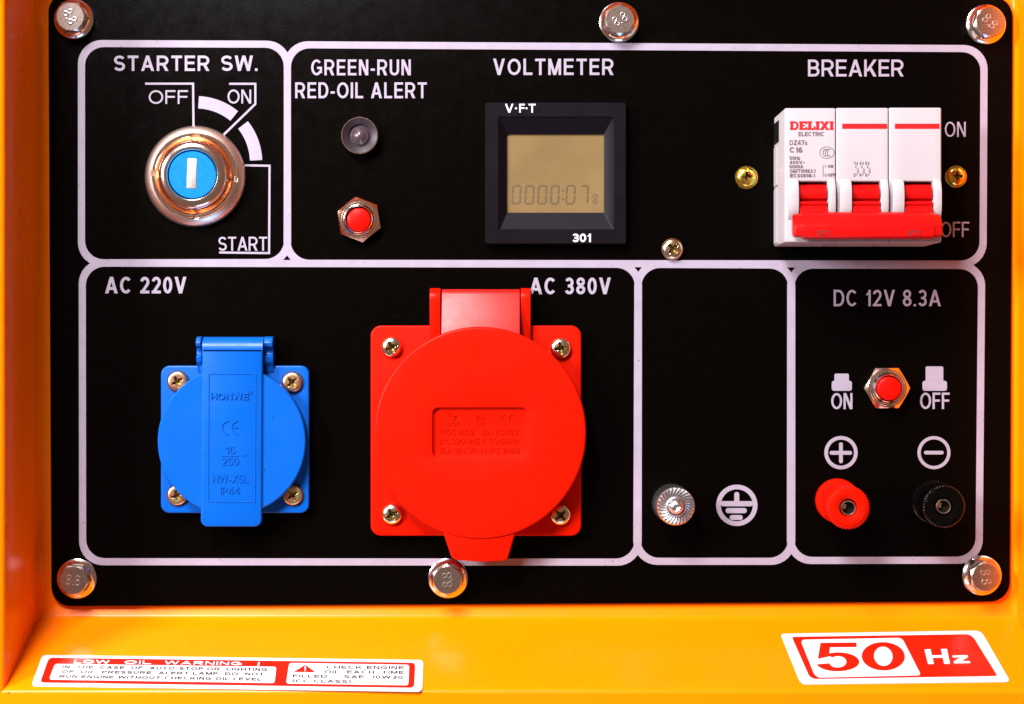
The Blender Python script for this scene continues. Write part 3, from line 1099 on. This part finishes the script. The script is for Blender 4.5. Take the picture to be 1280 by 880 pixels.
def slab_word(x0, x1, y0, y1):
    """DELIXI in heavy slab capitals"""
    mb = MB()
    G = {'D': (1.06, [(0, 0, .62, .2), (0, .8, .62, 1), (.06, .2, .38, .8), ('arc',)]),
         'E': (.95, [(0, 0, .92, .22), (0, .78, .92, 1), (.06, .2, .40, .8), (.36, .42, .66, .58), (.72, .2, .92, .34), (.72, .66, .92, .8)]),
         'L': (.92, [(0, 0, .9, .22), (0, .82, .54, 1), (.08, .2, .42, .84), (.70, .2, .9, .42)]),
         'I': (.5, [(0, 0, .46, .18), (0, .82, .46, 1), (.06, .16, .40, .84)]),
         'X': (1.1, [(0, 0, .42, .15), (.62, 0, 1.04, .15), (0, .85, .42, 1), (.62, .85, 1.04, 1), ('x',)])}
    word = 'DELIXI'
    tot = sum(G[ch][0] for ch in word) - 0.04
    hh = HB + .3

    cur = 0

    def P(u, v):
        return q(x0 + (x1 - x0) * (cur + u) / tot, y1 + (y0 - y1) * v, HB)[:2]
    for ch in word:
        wd, bs = G[ch]
        for n_, b in enumerate(bs):
            if b[0] == 'arc':
                N = 12
                o = []
                for i in range(N + 1):
                    a = -PI / 2 + PI * i / N
                    o.append(P(.55 + .45 * math.cos(a), .5 + .5 * math.sin(a)))
                for i in range(N + 1):
                    a = PI / 2 - PI * i / N
                    o.append(P(.55 + .19 * math.cos(a), .5 + .27 * math.sin(a)))
                for i in range(N):
                    k = len(o) - 1 - i
                    mb.add([(*o[i], hh + .02), (*o[i + 1], hh + .02), (*o[k - 1], hh + .02), (*o[k], hh + .02)], [(0, 1, 2, 3)])
            elif b[0] == 'x':
                mb.add([(*P(.04, .1), hh + .02), (*P(.42, .1), hh + .02), (*P(1.0, .9), hh + .02), (*P(.62, .9), hh + .02)], [(0, 1, 2, 3)])
                mb.add([(*P(.70, .1), hh + .05), (*P(.98, .1), hh + .05), (*P(.34, .9), hh + .05), (*P(.06, .9), hh + .05)], [(0, 1, 2, 3)])
            else:
                a, b_, c_, d = b
                mb.add([(*P(a, b_), hh), (*P(c_, b_), hh), (*P(c_, d), hh), (*P(a, d), hh)], [(0, 1, 2, 3)])
        cur += wd
    return mb.build('printed_brand', M['print_red'], bk, flat=True)


slab_word(987.3, 1042, 151.6, 162.4)
bt('ELECTRIC', 998, 1030, 165, 170.2, wd=1.0)
bt('DZ47s', 986.8, 1009, 175.2, 181.4, wd=1.0)
bt('C16', 986.8, 1003, 184, 190.8, wd=1.5)
bt('50Hz', 986.8, 1000, 195.3, 199.8)
bt('400V~', 986.8, 1006, 200.8, 205)
bt('6000A', 986.8, 1004, 206, 210.4)
bt('GB/T10963.1', 987.2, 1019, 211.4, 216)
bt('IEC60898-1', 987.2, 1018.5, 217.2, 221.8)
bt('ON', 1034.5, 1041.3, 206, 209.8)
bt('OFF', 1035, 1044, 216.6, 220.8)
mb = MB()
e = q(1033.5, 190.8, HB)
elo = [(e[0] + 9 * math.cos(a), e[1] + 7.3 * math.sin(a)) for a in [2 * PI * i / 40 for i in range(40)]]
eli = [(e[0] + 8.4 * math.cos(a), e[1] + 6.7 * math.sin(a)) for a in [2 * PI * i / 40 for i in range(40)]]
ringpath(mb, elo, eli, HB, HB + .3)
for k in range(3):
    ccx = e[0] - 2 + k * 2.6
    pts = [(ccx + 2.6 * math.cos(a), e[1] + 4.2 * math.sin(a)) for a in [math.radians(60 + 240 * i / 12) for i in range(13)]]
    strokes(mb, pts, .75, HB, HB + .3)
mb.build('certification_mark', M['print_grey'], bk, flat=True)
mb = MB()
strokes(mb, [(X(1028.8), Y(206)), (X(1028.8), Y(220)), (X(1030.5), Y(220))], .6, HB, HB + .3)
strokes(mb, [(X(1031.8), Y(206)), (X(1031.8), Y(209.8))], .6, HB, HB + .3)
e = q(1032.4, 218.8, HB)
ringpath(mb, circle(e[0], e[1], 1.7, 20), circle(e[0], e[1], 1.15, 20), HB, HB + .3)
for k in range(3):
    xx = 1069.5 + k * 7.3
    xb = xx + 1.2
    pts = [(xb, 206.5), (xb - 1.6, 209), (xb + 1.8, 211), (xb + 2.6, 212.6), (xb + .6, 213.6), (xb + 2.8, 215.2), (xb + .8, 216.2), (xb, 219.8)]
    strokes(mb, [(X(a), Y(b)) for a, b in pts], .6, HB, HB + .3)
    strokes(mb, [(X(xb + .6), Y(202)), (X(xb + .6), Y(206))], .6, HB, HB + .3)
    strokes(mb, [(X(xb - .6), Y(204.4)), (X(xb + 1.9), Y(204.4))], .6, HB, HB + .3)
    ptext(mb, str(2 * k + 1), xx - 2.6, xx - .4, 202, 205.8, HB, .6)
    ptext(mb, str(2 * k + 2), xx - 2.6, xx - .2, 216.6, 220.6, HB, .6)
mb.build('pole_diagram', M['print_grey'], bk, flat=True)
for a, b in ((1052.7, 1108.8), (1118.6, 1174.4)):
    mb = MB(); prism(mb, rr_at(a, b, 154.6, 161, HB, .5, 2), HB, HB + .3, bottom=False)
    mb.build('printed_stripe', M['print_red'], bk, flat=True)


# ================================================================= BLUE SOCKET
bs = thing('blue_socket', 'blue square weatherproof socket with closed round lid under AC 220V', 'socket', q(294, 641))
A = q(202, 641, 6); B = q(387, 457, 6)
mb = MB(); prism(mb, rrect(A[0], A[1], B[0], B[1], 11, 8), 0, 12, edge=2.0)
mb.build('mounting_plate', M['blue'], bs)
for px, py, rot in ((222.3, 476.8, .5), (365.6, 477.8, .7), (221.8, 619, .3), (366, 618.8, .65)):
    c = q(px, py, 13)
    mb = MB(); lathe(mb, [(14.2, 11.5), (14.2, 12.35)], c, n=40)  # dark blue disc paints the shade around the screw head
    ring_ = mb.build('screw_shade_ring', M['dark'] if False else mat('blue_shadow_gap', (0.0, 0.02, 0.10), .5), bs)
    mb = MB(); screw_head(mb, 12.6, 5.2, rot, c=c, h0=12.2, flat=True, reach=.58)
    mb.build('screw', [M['copper_screw'], M['recess_shade']], bs, angle=50)
c = q(289.6, 551.5, 28)
mb = MB(); lathe(mb, [(86, 11), (91.2, 14), (91.8, 16), (91.8, 25), (91.2, 27.4), (89.8, 28.4)], c, n=160)
lid = mb.build('lid', M['blue'], bs, angle=30)
# body collar behind lid
mb = MB(); lathe(mb, [(80, 10), (80, 15)], c, n=96); mb.build('socket_body', M['blue'], bs)
# strap: profile sweep from hinge roll to grip, rectangular rounded bottom
HS = 31.5
x0t, x1t = q(252.6, 0, HS)[0], q(328.2, 0, HS)[0]
x0b, x1b = q(250.6, 0, HS)[0], q(327, 0, HS)[0]
yt, yb = q(0, 421, HS)[1], q(0, 658.6, HS)[1]
mb = MB()
outl = rquad([(x0b, yb), (x1b, yb), (x1t, yt - 16), (x0t, yt - 16)], [9, 9, .5, .5], 6)
prism(mb, outl, 20, HS, edge=2.0)
strap = mb.build('lid_strap', M['blue'], lid)
# rolled hinge top of strap
pf = [(yt - 16.05, HS)]
for i in range(9):
    a = PI / 2 - (PI / 2) * i / 8
    pf.append((yt - 16 + 16 * math.cos(a), HS - 16 + 16 * math.sin(a)))
pf += [(yt, 4), (yt - 16.05, 4)]
mb = MB()
m = len(pf)
vs = [(x0t, y, h) for y, h in pf] + [(x1t, y, h) for y, h in pf]
mb.add(vs, [(i, (i + 1) % m, m + (i + 1) % m, m + i) for i in range(m)] + [tuple(range(m)), tuple(reversed(range(m, 2 * m)))])
mb.build('hinge_roll', M['blue'], lid, angle=50)
for a, b, nm in ((245, 251.4, 0), (329.6, 341, 1)):
    xa, xb = q(a, 0, 22)[0], q(b, 0, 22)[0]
    y1 = q(0, 420.5, 24)[1]; y0 = q(0, 466, 12)[1]
    pf = [(y0, 0), (y0, 13), (y0 + 8, 15), (y0 + 14, 20), (y0 + 20, 21), (y0 + 24, 17), (y0 + 31, 17), (y0 + 33, 24), (y1 - 8, 26), (y1 - 2, 22), (y1, 14), (y1, 0)]
    m = len(pf)
    mb = MB()
    vs = [(xa, y, h) for y, h in pf] + [(xb, y, h) for y, h in pf]
    mb.add(vs, [(i, (i + 1) % m, m + (i + 1) % m, m + i) for i in range(m)] + [tuple(range(m)), tuple(reversed(range(m, 2 * m)))])
    mb.build('hinge_ear', M['blue'], bs, bevel=1.2, angle=30)
mb = MB(); box(mb, q(251, 0, 12)[0], q(330, 0, 12)[0], q(0, 466, 12)[1], q(0, 440, 12)[1], 2, 16)
mb.build('hinge_block', M['blue'], bs, bevel=1)
# raised rim around the recessed field of the strap
mb = MB()
o_ = [q(a, b, HS)[:2] for a, b in ((257.5, 630), (321.5, 630), (322.4, 464.8), (258.4, 464.8))]
i_ = [q(a, b, HS)[:2] for a, b in ((259.6, 628), (319.2, 628), (320.2, 466.8), (260.4, 466.8))]
o2 = rquad(o_, 2, 3); i2 = rquad(i_, 1.5, 3)
mb = MB()
o3 = [q(a, b, HS)[:2] for a, b in ((252.4, 643), (325.6, 643), (326.6, 446), (253.8, 446))]
ringpath(mb, rquad(i_, 1.5, 3), rquad([(p[0] + d[0], p[1] + d[1]) for p, d in zip(i_, ((1.3, 1.3), (-1.3, 1.3), (-1.3, -1.3), (1.3, -1.3)))], 1.2, 3), HS - .5, HS + .75)
mb.build('field_border', M['blue'], strap, bevel=.3, bseg=1)


def emboss(s, x0, x1, y0, y1, par, m, h, th=1.1, wd=1.1, gap=.2):
    mb = MB(); ptext(mb, s, x0, x1, y0, y1, h - .1, wd, gap, th)
    return mb.build('moulded_lettering', m, par, angle=30)


def moulded_CE(x0, x1, y0, y1, par, m, h, th=.8, wd=1.3):
    mb = MB()
    H = (y1 - y0) / 2
    R = H * .95
    cy = (y0 + y1) / 2
    for cx in (x0 + R, x1 - (x1 - x0) * .28 + R * .35):
        pts = [q(cx + R * math.cos(a), cy - R * math.sin(a), h)[:2] for a in [math.radians(95 + 170 * i / 14) for i in range(15)]]
        strokes(mb, pts, wd, h - .1, h + th)
    strokes(mb, [q(cx - R, cy, h)[:2], q(cx - R * .1, cy, h)[:2]], wd, h - .1, h + th + .02)
    return mb.build('moulded_lettering', m, par, angle=30)


emboss('HONWE', 263.5, 311, 491, 499.4, strap, M['blue'], HS, 1.5, wd=1.7)
mb = MB(); g = q(313.6, 490.6, HS)
ringpath(mb, circle(g[0], g[1], 2.2, 20), circle(g[0], g[1], 1.7, 20), HS - .1, HS + .7)
ptext(mb, 'R', 312.7, 314.6, 489.4, 491.8, HS, .5); mb.build('moulded_lettering', M['blue'], strap)
moulded_CE(277.5, 302, 525.8, 543.6, strap, M['blue'], HS, 1.0)
emboss('16', 281.4, 294, 558, 567.4, strap, M['blue'], HS)
emboss('250', 277.4, 298.4, 572.2, 581.4, strap, M['blue'], HS)
mb = MB(); strokes(mb, [q(277, 569.8, HS)[:2], q(298.5, 569.8, HS)[:2]], 1, HS, HS + .8)
strokes(mb, [q(a, b, HS)[:2] for a, b in ((302.5, 570), (304.5, 568.6), (306.5, 569.6), (308.7, 568.4))], .9, HS, HS + .8)
mb.build('moulded_lettering', M['blue'], strap)
emboss('HW-X5L', 266, 310.5, 593.6, 603.6, strap, M['blue'], HS)
emboss('IP44', 275.6, 299.4, 608.6, 618, strap, M['blue'], HS)

# ================================================================= RED SOCKET
rs = thing('red_socket', 'large red industrial socket with closed round lid and tab under AC 380V', 'socket', q(595, 669))
A = q(463.8, 669.2, 7); B = q(726.4, 407, 7)
mb = MB(); prism(mb, rrect(A[0], A[1], B[0], B[1], 13, 8), 0, 14, edge=2.0)
mb.build('mounting_plate', M['red'], rs)
for px, py, rot in ((489.5, 433.8, .45), (700.8, 435.3, .2), (490, 642.8, .5), (700.5, 643.6, .75)):
    c = q(px, py, 18)
    mb = MB(); screw_head(mb, 12.8, 8.5, rot, c=c, h0=13.8, reach=.62)
    mb.build('screw', [M['pale_screw'], M['recess_shade']], rs, angle=50)
mb = MB(); cB = q(599, 541, 20); lathe(mb, [(118, 13), (118, 22)], cB, n=128)
mb.build('socket_body', M['red'], rs)
HR = 46
c = q(600, 541.2, HR)
# domed lid with a recessed name field, built as polar height field around a flat rectangular pocket
mb = MB()
RL = 133 * (D - HR) / D
prof_l = [(RL - 7, 18), (RL - 1.2, 22), (RL, 25), (RL, 40)]
for i in range(1, 6):
    a = PI / 2 * i / 5
    prof_l.append((RL - 3.2 * (1 - math.cos(a)), 40 + 3.0 * math.sin(a)))
for r in (115, 100, 88, 80):
    prof_l.append((r * (D - HR) / D, 43 + 1.9 * (1 - (r / 130) ** 2)))
n = 160
rf = [(540.8, 509.6), (659.4, 510), (659.4, 572), (540.8, 571.6)]
fc = (600, 541)
vs = []
for r, h in prof_l:
    vs += [(c[0] + r * math.cos(2 * PI * i / n), c[1] + r * math.sin(2 * PI * i / n), h) for i in range(n)]
# pocket outline sampled by angle
pk = Vector((q(600, 541, HR)[0], q(600, 541, HR)[1]))
hw, hh_, cr = 59.2 * .98, 31.2 * .98, 7


def rrad(a, hw, hh, cr):
    """radius of rounded rectangle at angle a"""
    d = Vector((math.cos(a), math.sin(a)))
    lo, hi = 0, 200
    for _ in range(30):
        m_ = (lo + hi) / 2
        x, y = abs(d.x * m_), abs(d.y * m_)
        dx, dy = max(0, x - (hw - cr)), max(0, y - (hh - cr))
        ins = (x <= hw and y <= hh) and (dx * dx + dy * dy <= cr * cr)
        lo, hi = (m_, hi) if ins else (lo, m_)
    return lo


htop = 44.6
for hwx, hhx, crx, hz in ((hw + 1.6, hh_ + 1.6, cr + 1.6, htop + .15), (hw + .6, hh_ + .6, cr + .6, htop - .2), (hw - 1, hh_ - 1, cr - 1, htop - 3.6), (hw - 2.2, hh_ - 2.2, cr - 1.5, htop - 4)):
    vs += [(pk.x + rrad(2 * PI * i / n, hwx, hhx, crx) * math.cos(2 * PI * i / n), pk.y + rrad(2 * PI * i / n, hwx, hhx, crx) * math.sin(2 * PI * i / n), hz) for i in range(n)]
nr = len(vs) // n
fs = [(k * n + i, k * n + (i + 1) % n, (k + 1) * n + (i + 1) % n, (k + 1) * n + i) for k in range(nr - 1) for i in range(n)]
fs += [tuple((nr - 1) * n + i for i in range(n)), tuple(reversed(range(n)))]
mb.add(vs, fs)
rlid = mb.build('lid', M['red'], rs, angle=30)
# pull tab
mb = MB()
tp = [q(a, b, 38)[:2] for a, b in ((552, 660), (565.5, 699.5), (600, 702.3), (634, 701), (646, 660))]
prism(mb, rquad(tp, [2, 5, 8, 5, 2], 4), 30, 40.5, edge=2.5)
mb.build('pull_tab', M['red'], rlid)
# hinge strap: slopes from the roll down to the lid
HH = 44
xa, xb = q(551.5, 0, HH)[0], q(649.7, 0, HH)[0]
ya, yb_ = q(0, 360.5, HH)[1], q(0, 430, HH)[1]
pf = [(yb_, 39)]
pf += [(yb_, 41.4), (ya - 6, 22.0), (ya - 3, 19.5), (ya - .5, 15), (ya, 11), (ya - 2, 4), (yb_, 4)]
mb = MB(); m = len(pf)
vs = [(xa, y, h) for y, h in pf] + [(xb, y, h) for y, h in pf]
mb.add(vs, [(i, (i + 1) % m, m + (i + 1) % m, m + i) for i in range(m)] + [tuple(range(m)), tuple(reversed(range(m, 2 * m)))])
mb.build('hinge_strap', M['red_polished'], rlid, bevel=.8, angle=24)
for a, b in ((537, 550.4), (651, 663.2)):
    xa_, xb_ = q(a, 0, 24)[0], q(b, 0, 24)[0]
    y1 = q(0, 359.8, 22)[1]; y0 = q(0, 425, 20)[1]
    pf = [(y0, 0), (y0, 22), (y1 - 20, 24)]
    for i in range(9):
        a_ = PI / 2 * i / 8
        pf.append((y1 - 14 + 14 * math.sin(a_), 10 + 14 * math.cos(a_)))
    pf += [(y1, 0)]
    m = len(pf); mb = MB()
    vs = [(xa_, y, h) for y, h in pf] + [(xb_, y, h) for y, h in pf]
    mb.add(vs, [(i, (i + 1) % m, m + (i + 1) % m, m + i) for i in range(m)] + [tuple(range(m)), tuple(reversed(range(m, 2 * m)))])
    mb.build('hinge_ear', M['red'], rs, bevel=.9, angle=30)
HP = htop - 4


def re_(s, x0, x1, y0, y1): emboss(s, x0, x1, y0, y1, rlid, M['red'], HP, .9, 1.0)


mb = MB(); g = q(565, 520, HP)
ringpath(mb, circle(g[0], g[1], 5, 24), circle(g[0], g[1], 4.1, 24), HP - .1, HP + .8)
strokes(mb, [(g[0] - 1, g[1]), (g[0] + 4.5, g[1]), (g[0] + 4.5, g[1] - 3)], .9, HP, HP + .8)
mb.build('moulded_logo', M['red'], rlid)
re_('CHOU', 555.5, 574.5, 527, 531.6)
mb = MB(); strokes(mb, [q(a, b, HP)[:2] for a, b in ((594.5, 523.5), (600, 518), (605.5, 523.5), (594.5, 523.5))], .8, HP - .1, HP + .8)
mb.build('moulded_logo', M['red'], rlid)
re_('TUV', 593, 606, 527, 531.6)
moulded_CE(626, 644.5, 517.5, 530.8, rlid, M['red'], HP, .9, 1.1)
re_('11051602', 549.5, 592.5, 536.6, 543.8)
re_('EN 60309', 603, 647.5, 537, 544)
re_('AC380-415V 50/60Hz', 549, 648, 548, 555.2)
re_('16A-6h/3P+N+PE IP44', 549, 649, 559.6, 567)

# ================================================================= EARTH STUD
gs = thing('earth_stud', 'shiny serrated flange nut on the earth stud beside the earth symbol', 'earth terminal', q(840, 629.5))
c0 = q(839.5, 629.3); c1 = q(845, 633, 42)


def saw(r, h, a):
    return r


mb = MB(); lathe(mb, [(24.5, 0), (24.5, 5), (23.9, 8), (23.6, 36), (23.4, 39), (22.6, 40)], c0, c1, n=96)
nut = mb.build('flange_nut', M['bright_zinc'], gs)
mb = MB()
NT = 28
for k in range(NT):
    a = 2 * PI * k / NT
    def pp(r, da, h):
        tw = (r - 12) * 0.028
        return (c1[0] + r * math.cos(a - tw + da), c1[1] + r * math.sin(a - tw + da), h)
    st = 2 * PI / NT
    rs_ = [12.5, 16, 19.5, 22.6]
    vs = []
    for r in rs_:
        vs += [pp(r, 0, 39.9), pp(r, st * .34, 42.3), pp(r, st * .98, 39.9)]
    fs = []
    for i in range(3):
        b = i * 3
        fs += [(b, b + 3, b + 4, b + 1), (b + 1, b + 4, b + 5, b + 2)]
    fs += [(0, 1, 2), (9, 11, 10)]
    mb.add(vs, fs)
o = mb.build('serrations', M['bright_zinc'], nut, flat=True)
mb = MB(); lathe(mb, [(12.6, 38), (12.6, 41.6), (11.8, 42.4), (10.6, 41.8), (10, 40.4)], c1, n=64)
mb.build('inner_rim', M['bright_zinc'], nut)
mb = MB(); lathe(mb, [(9.6, 36), (9.6, 43), (9.0, 46), (7.2, 48.4), (4.6, 49.6), (3.4, 49.0), (2.4, 46.5), (.6, 45.8)], c1, n=64)
mb.build('threaded_stud', M['bright_zinc'], gs)


# ================================================================= BINDING POSTS
def post(base, tip, m, lab, hm):
    t = thing('binding_post', lab, 'terminal', q(*base), 'DC output binding posts')
    b0 = q(*base); e = q(*tip, hm)

    def at(h):
        s = h / hm
        return (b0[0] + (e[0] - b0[0]) * s, b0[1] + (e[1] - b0[1]) * s)
    mb = MB(); lathe(mb, [(27.5, 0), (27.5, 9), (26.9, 11.5), (25.4, 13), (22, 13.6)], at(0), at(13.6), n=96)
    mb.build('base_collar', m, t)

    def kn(r, h, a):
        return r if r < 24 else r - (0.9 if (math.sin(a * 44) < 0.1) else 0)
    mb = MB()
    lathe(mb, [(20, 13), (22.5, 14.5), (24.4, 28), (25.6, 40), (26.4, hm - 9), (26.4, hm - 3), (25.2, hm - 1.6), (23.8, hm - 1), (21.8, hm - 1), (21.4, hm - .2), (20.4, hm), (15, hm - .6),
               (11.4, hm - 2), (10.4, hm - 4), (10.2, hm - 12)], at(13), at(hm), n=264, rfun=kn, cap1=True)
    mb.build('knurled_cap', m, t, angle=40)
    mb = MB(); lathe(mb, [(9.2, hm - 13), (9.2, hm - 3.4), (8.6, hm - 2.8), (7.4, hm - 3.2), (7.2, hm - 11.5)], e, e, n=64, cap1=False)
    mb.build('metal_sleeve', M['nickel'], t)
    mb = MB(); lathe(mb, [(7.4, hm - 12.5), (7.4, hm - 11.8)], e, e, n=40)
    mb.build('sleeve_bottom', M['void'], t)
    mb = MB(); prism(mb, [(e[0] - 6.5 + x, e[1] + 1 + y) for x, y in ((0, -2), (4, -3), (5, 3), (1, 4))], hm - 12, hm - 7, edge=.5)
    mb.build('contact_spring', M['nickel'], t)


post((1046.5, 625.5), (1061, 635.2), M['red'], 'red knurled binding post terminal below the plus symbol', 80)
post((1165.5, 627), (1180.2, 633.4), M['dark'], 'black knurled binding post terminal below the minus symbol', 80)


# ================================================================= STICKERS ON THE LEDGE
def lquad(cs, r, off, th, mb, mi=0):
    """rounded quad in photo pixels laid on the sloping ledge"""
    pts = rquad(cs, r, 5)
    n = len(pts)
    vs = [L(x, y, off) for x, y in pts] + [L(x, y, off + th) for x, y in pts]
    fs = [tuple(n + i for i in range(n)), tuple(reversed(range(n)))] + [(i, (i + 1) % n, n + (i + 1) % n, n + i) for i in range(n)]
    mb.add(vs, fs, mi)
    return mb


def ltext(mb, s, tl, tr, br, bl, off, wd=.9, gap=.2, th=.15, stretch=2.0):
    """letters laid on the ledge inside a photo-pixel quad; stretch undoes the ledge's foreshortening"""
    W = max(1.0, tr[0] - tl[0])
    H = (bl[1] - tl[1]) * stretch

    def fn(x, y, dh):
        u, v = x / W, y / H
        xt = tl[0] + (tr[0] - tl[0]) * u; yt_ = tl[1] + (tr[1] - tl[1]) * u
        xb_ = bl[0] + (br[0] - bl[0]) * u; yb__ = bl[1] + (br[1] - bl[1]) * u
        return L(xb_ + (xt - xb_) * v, yb__ + (yt_ - yb__) * v, off + dh)
    return lettering(mb, s, W, H, wd, fn, gap, th)


st = thing('low_oil_warning_sticker', 'long white and red low oil warning sticker at the left of the ledge', 'sticker', L(285, 858))
mb = MB(); lquad([(39, 858.3), (527.6, 865.2), (529.2, 825.6), (53, 819.4)], [5, 5, 5, 5], 0.1, .7, mb)
mb.build('white_backing', M['white_label'], st, flat=True)
mb = MB(); lquad([(50, 854), (517.6, 860.6), (519.2, 829.2), (61.4, 822.9)], 4.5, .8, .15, mb)
mb.build('red_field', M['label_red'], st, flat=True)
mb = MB(); lquad([(61.4, 850.4), (343.2, 854.8), (345.6, 834.4), (68.8, 830.7)], 3, .95, .15, mb)
mb.build('white_text_field', M['white_label'], st, flat=True)
mb = MB(); lquad([(357.6, 855.4), (510.4, 857.6), (511.6, 831.9), (361.6, 829.6)], 3, .95, .15, mb)
mb.build('white_text_field', M['white_label'], st, flat=True)


def line(x0, x1, yT0, yB0, yT1, yB1, s, mname, off, wd=1.25, sk=1.5, name='printed_line', gap=.3, parent=None):
    mb = MB()
    ltext(mb, s, (x0 + sk, yT0), (x1 + sk * .2, yT1), (x1, yB1), (x0, yB0), off, wd, gap)
    return mb.build(name, M[mname], parent or st, flat=True)


def yl(x, y0): return y0 + (x - 92) * 0.0122


for s, a, b in (('LOW', 92, 137), ('OIL', 155, 189), ('WARNING', 205, 302), ('!', 321.5, 325)):
    line(a, b, yl(a, 825.6), yl(a, 829.9), yl(b, 825.6), yl(b, 829.9), s, 'white_label', .95, 1.9)
line(77.5, 334, 832.9, 836.4, 836.2, 839.9, 'IN  THE  CASE  OF  AUTO-STOP OR  LIGHTING', 'label_black', 1.13, 1.55)
line(76.5, 330, 838.8, 842.2, 842.0, 845.6, 'OF  OIL  PRESSURE  ALERT LAMP  DO  NOT', 'label_black', 1.13, 1.55)
line(73.5, 327, 844.7, 848.2, 848.3, 852, 'RUN ENGINE WITHOUT CHECKING OIL LEVEL', 'label_black', 1.13, 1.55)
mb = MB(); lquad([(367, 841), (394.6, 841.5), (381.8, 832)], .6, 1.1, .15, mb)
wt = mb.build('warning_triangle', M['label_red'], st, flat=True)
mb = MB(); ltext(mb, '!', (380.9, 834), (383, 834), (382.8, 840.3), (380.6, 840.3), 1.3, 1.6)
mb.build('exclamation_mark', M['white_label'], wt, flat=True)
line(408, 505, 833, 836.8, 833.8, 837.6, 'CHECK ENGINE', 'label_black', 1.13, 1.55, 0)
line(405.5, 505, 838.9, 842.7, 839.6, 843.4, 'OIL  EACH  TIME', 'label_black', 1.13, 1.55, 0)
line(366, 409, 844.2, 847.8, 844.7, 848.3, 'FILLED', 'label_black', 1.13, 1.55, 0)
line(430, 503.5, 845.0, 848.8, 845.8, 849.8, 'SAE  10W30', 'label_black', 1.13, 1.55, 0)
line(365.5, 438.6, 850.2, 854, 851.2, 855, '(CC CLASS)', 'label_black', 1.13, 1.55, 0)

hz = thing('frequency_sticker', 'white and red slanted sticker reading 50 Hz at the right of the ledge', 'sticker', L(1120, 850))
mb = MB(); lquad([(1001, 856), (1263, 852.8), (1226, 788.8), (975.4, 792.9)], [7, 5, 7, 4], .1, .7, mb)
mb.build('white_backing', M['white_label'], hz, flat=True)
mb = MB(); lquad([(1013, 849.6), (1246.8, 845.8), (1214.4, 793.5), (989.6, 796.8)], [7, 3, 7, 3], .8, .15, mb)
mb.build('red_field', M['label_red'], hz, flat=True)
mb = MB(); lquad([(1019.4, 848.1), (1151.4, 845.1), (1127.4, 798.2), (1000.4, 800.6)], [7, 4, 5, 5], .95, .15, mb)
mb.build('white_number_field', M['white_label'], hz, flat=True)


def duv(tl, tr, br, bl, off):
    def fn(u, v, k=1):
        xt = tl[0] + (tr[0] - tl[0]) * u; yt_ = tl[1] + (tr[1] - tl[1]) * u
        xb_ = bl[0] + (br[0] - bl[0]) * u; yb__ = bl[1] + (br[1] - bl[1]) * u
        return L(xb_ + (xt - xb_) * v, yb__ + (yt_ - yb__) * v, off + .15 * k)
    return fn


def uvband(mb, fn, cx, cy, rx, ry, ix, iy, a0, a1, n=36, k=1):
    o = [(cx + rx * math.cos(math.radians(a0 + (a1 - a0) * i / n)), cy + ry * math.sin(math.radians(a0 + (a1 - a0) * i / n))) for i in range(n + 1)]
    ii = [(cx + ix * math.cos(math.radians(a0 + (a1 - a0) * i / n)), cy + iy * math.sin(math.radians(a0 + (a1 - a0) * i / n))) for i in range(n + 1)]
    vs = [fn(u, v, k) for u, v in o] + [fn(u, v, k) for u, v in ii]
    mb.add(vs, [(i, i + 1, n + 2 + i, n + 1 + i) for i in range(n)])


fn = duv((1022, 804.6), (1073, 804.2), (1074.5, 840), (1019.5, 840.4), 1.13)
mb = MB()
uvband(mb, fn, .50, .33, .50, .33, .20, .20, 128, -166)
mb.add([fn(u, v, 1.1) for u, v in ((.07, .84), (.95, .84), (.95, 1), (.07, 1))], [(0, 1, 2, 3)])
mb.add([fn(u, v, 1.2) for u, v in ((.07, 1), (.31, 1), (.29, .52), (.03, .44))], [(0, 1, 2, 3)])
mb.build('digit', M['label_red'], hz, flat=True)
fn = duv((1076, 804), (1130, 803.4), (1132, 839), (1078, 839.4), 1.13)
mb = MB(); uvband(mb, fn, .5, .5, .5, .5, .215, .34, 0, 360)
mb.build('digit', M['label_red'], hz, flat=True)
mb = MB(); ltext(mb, 'H', (1155.5, 812.6), (1183.5, 812), (1187.5, 830.6), (1160, 831), .95, 7.5, stretch=2.4)
mb.build('letter', M['white_label'], hz, flat=True)
mb = MB(); ltext(mb, 'z', (1189.5, 816.8), (1208, 816.4), (1213, 829.8), (1192.5, 830.2), .95, 6.0, stretch=2.4)
mb.build('letter', M['white_label'], hz, flat=True)
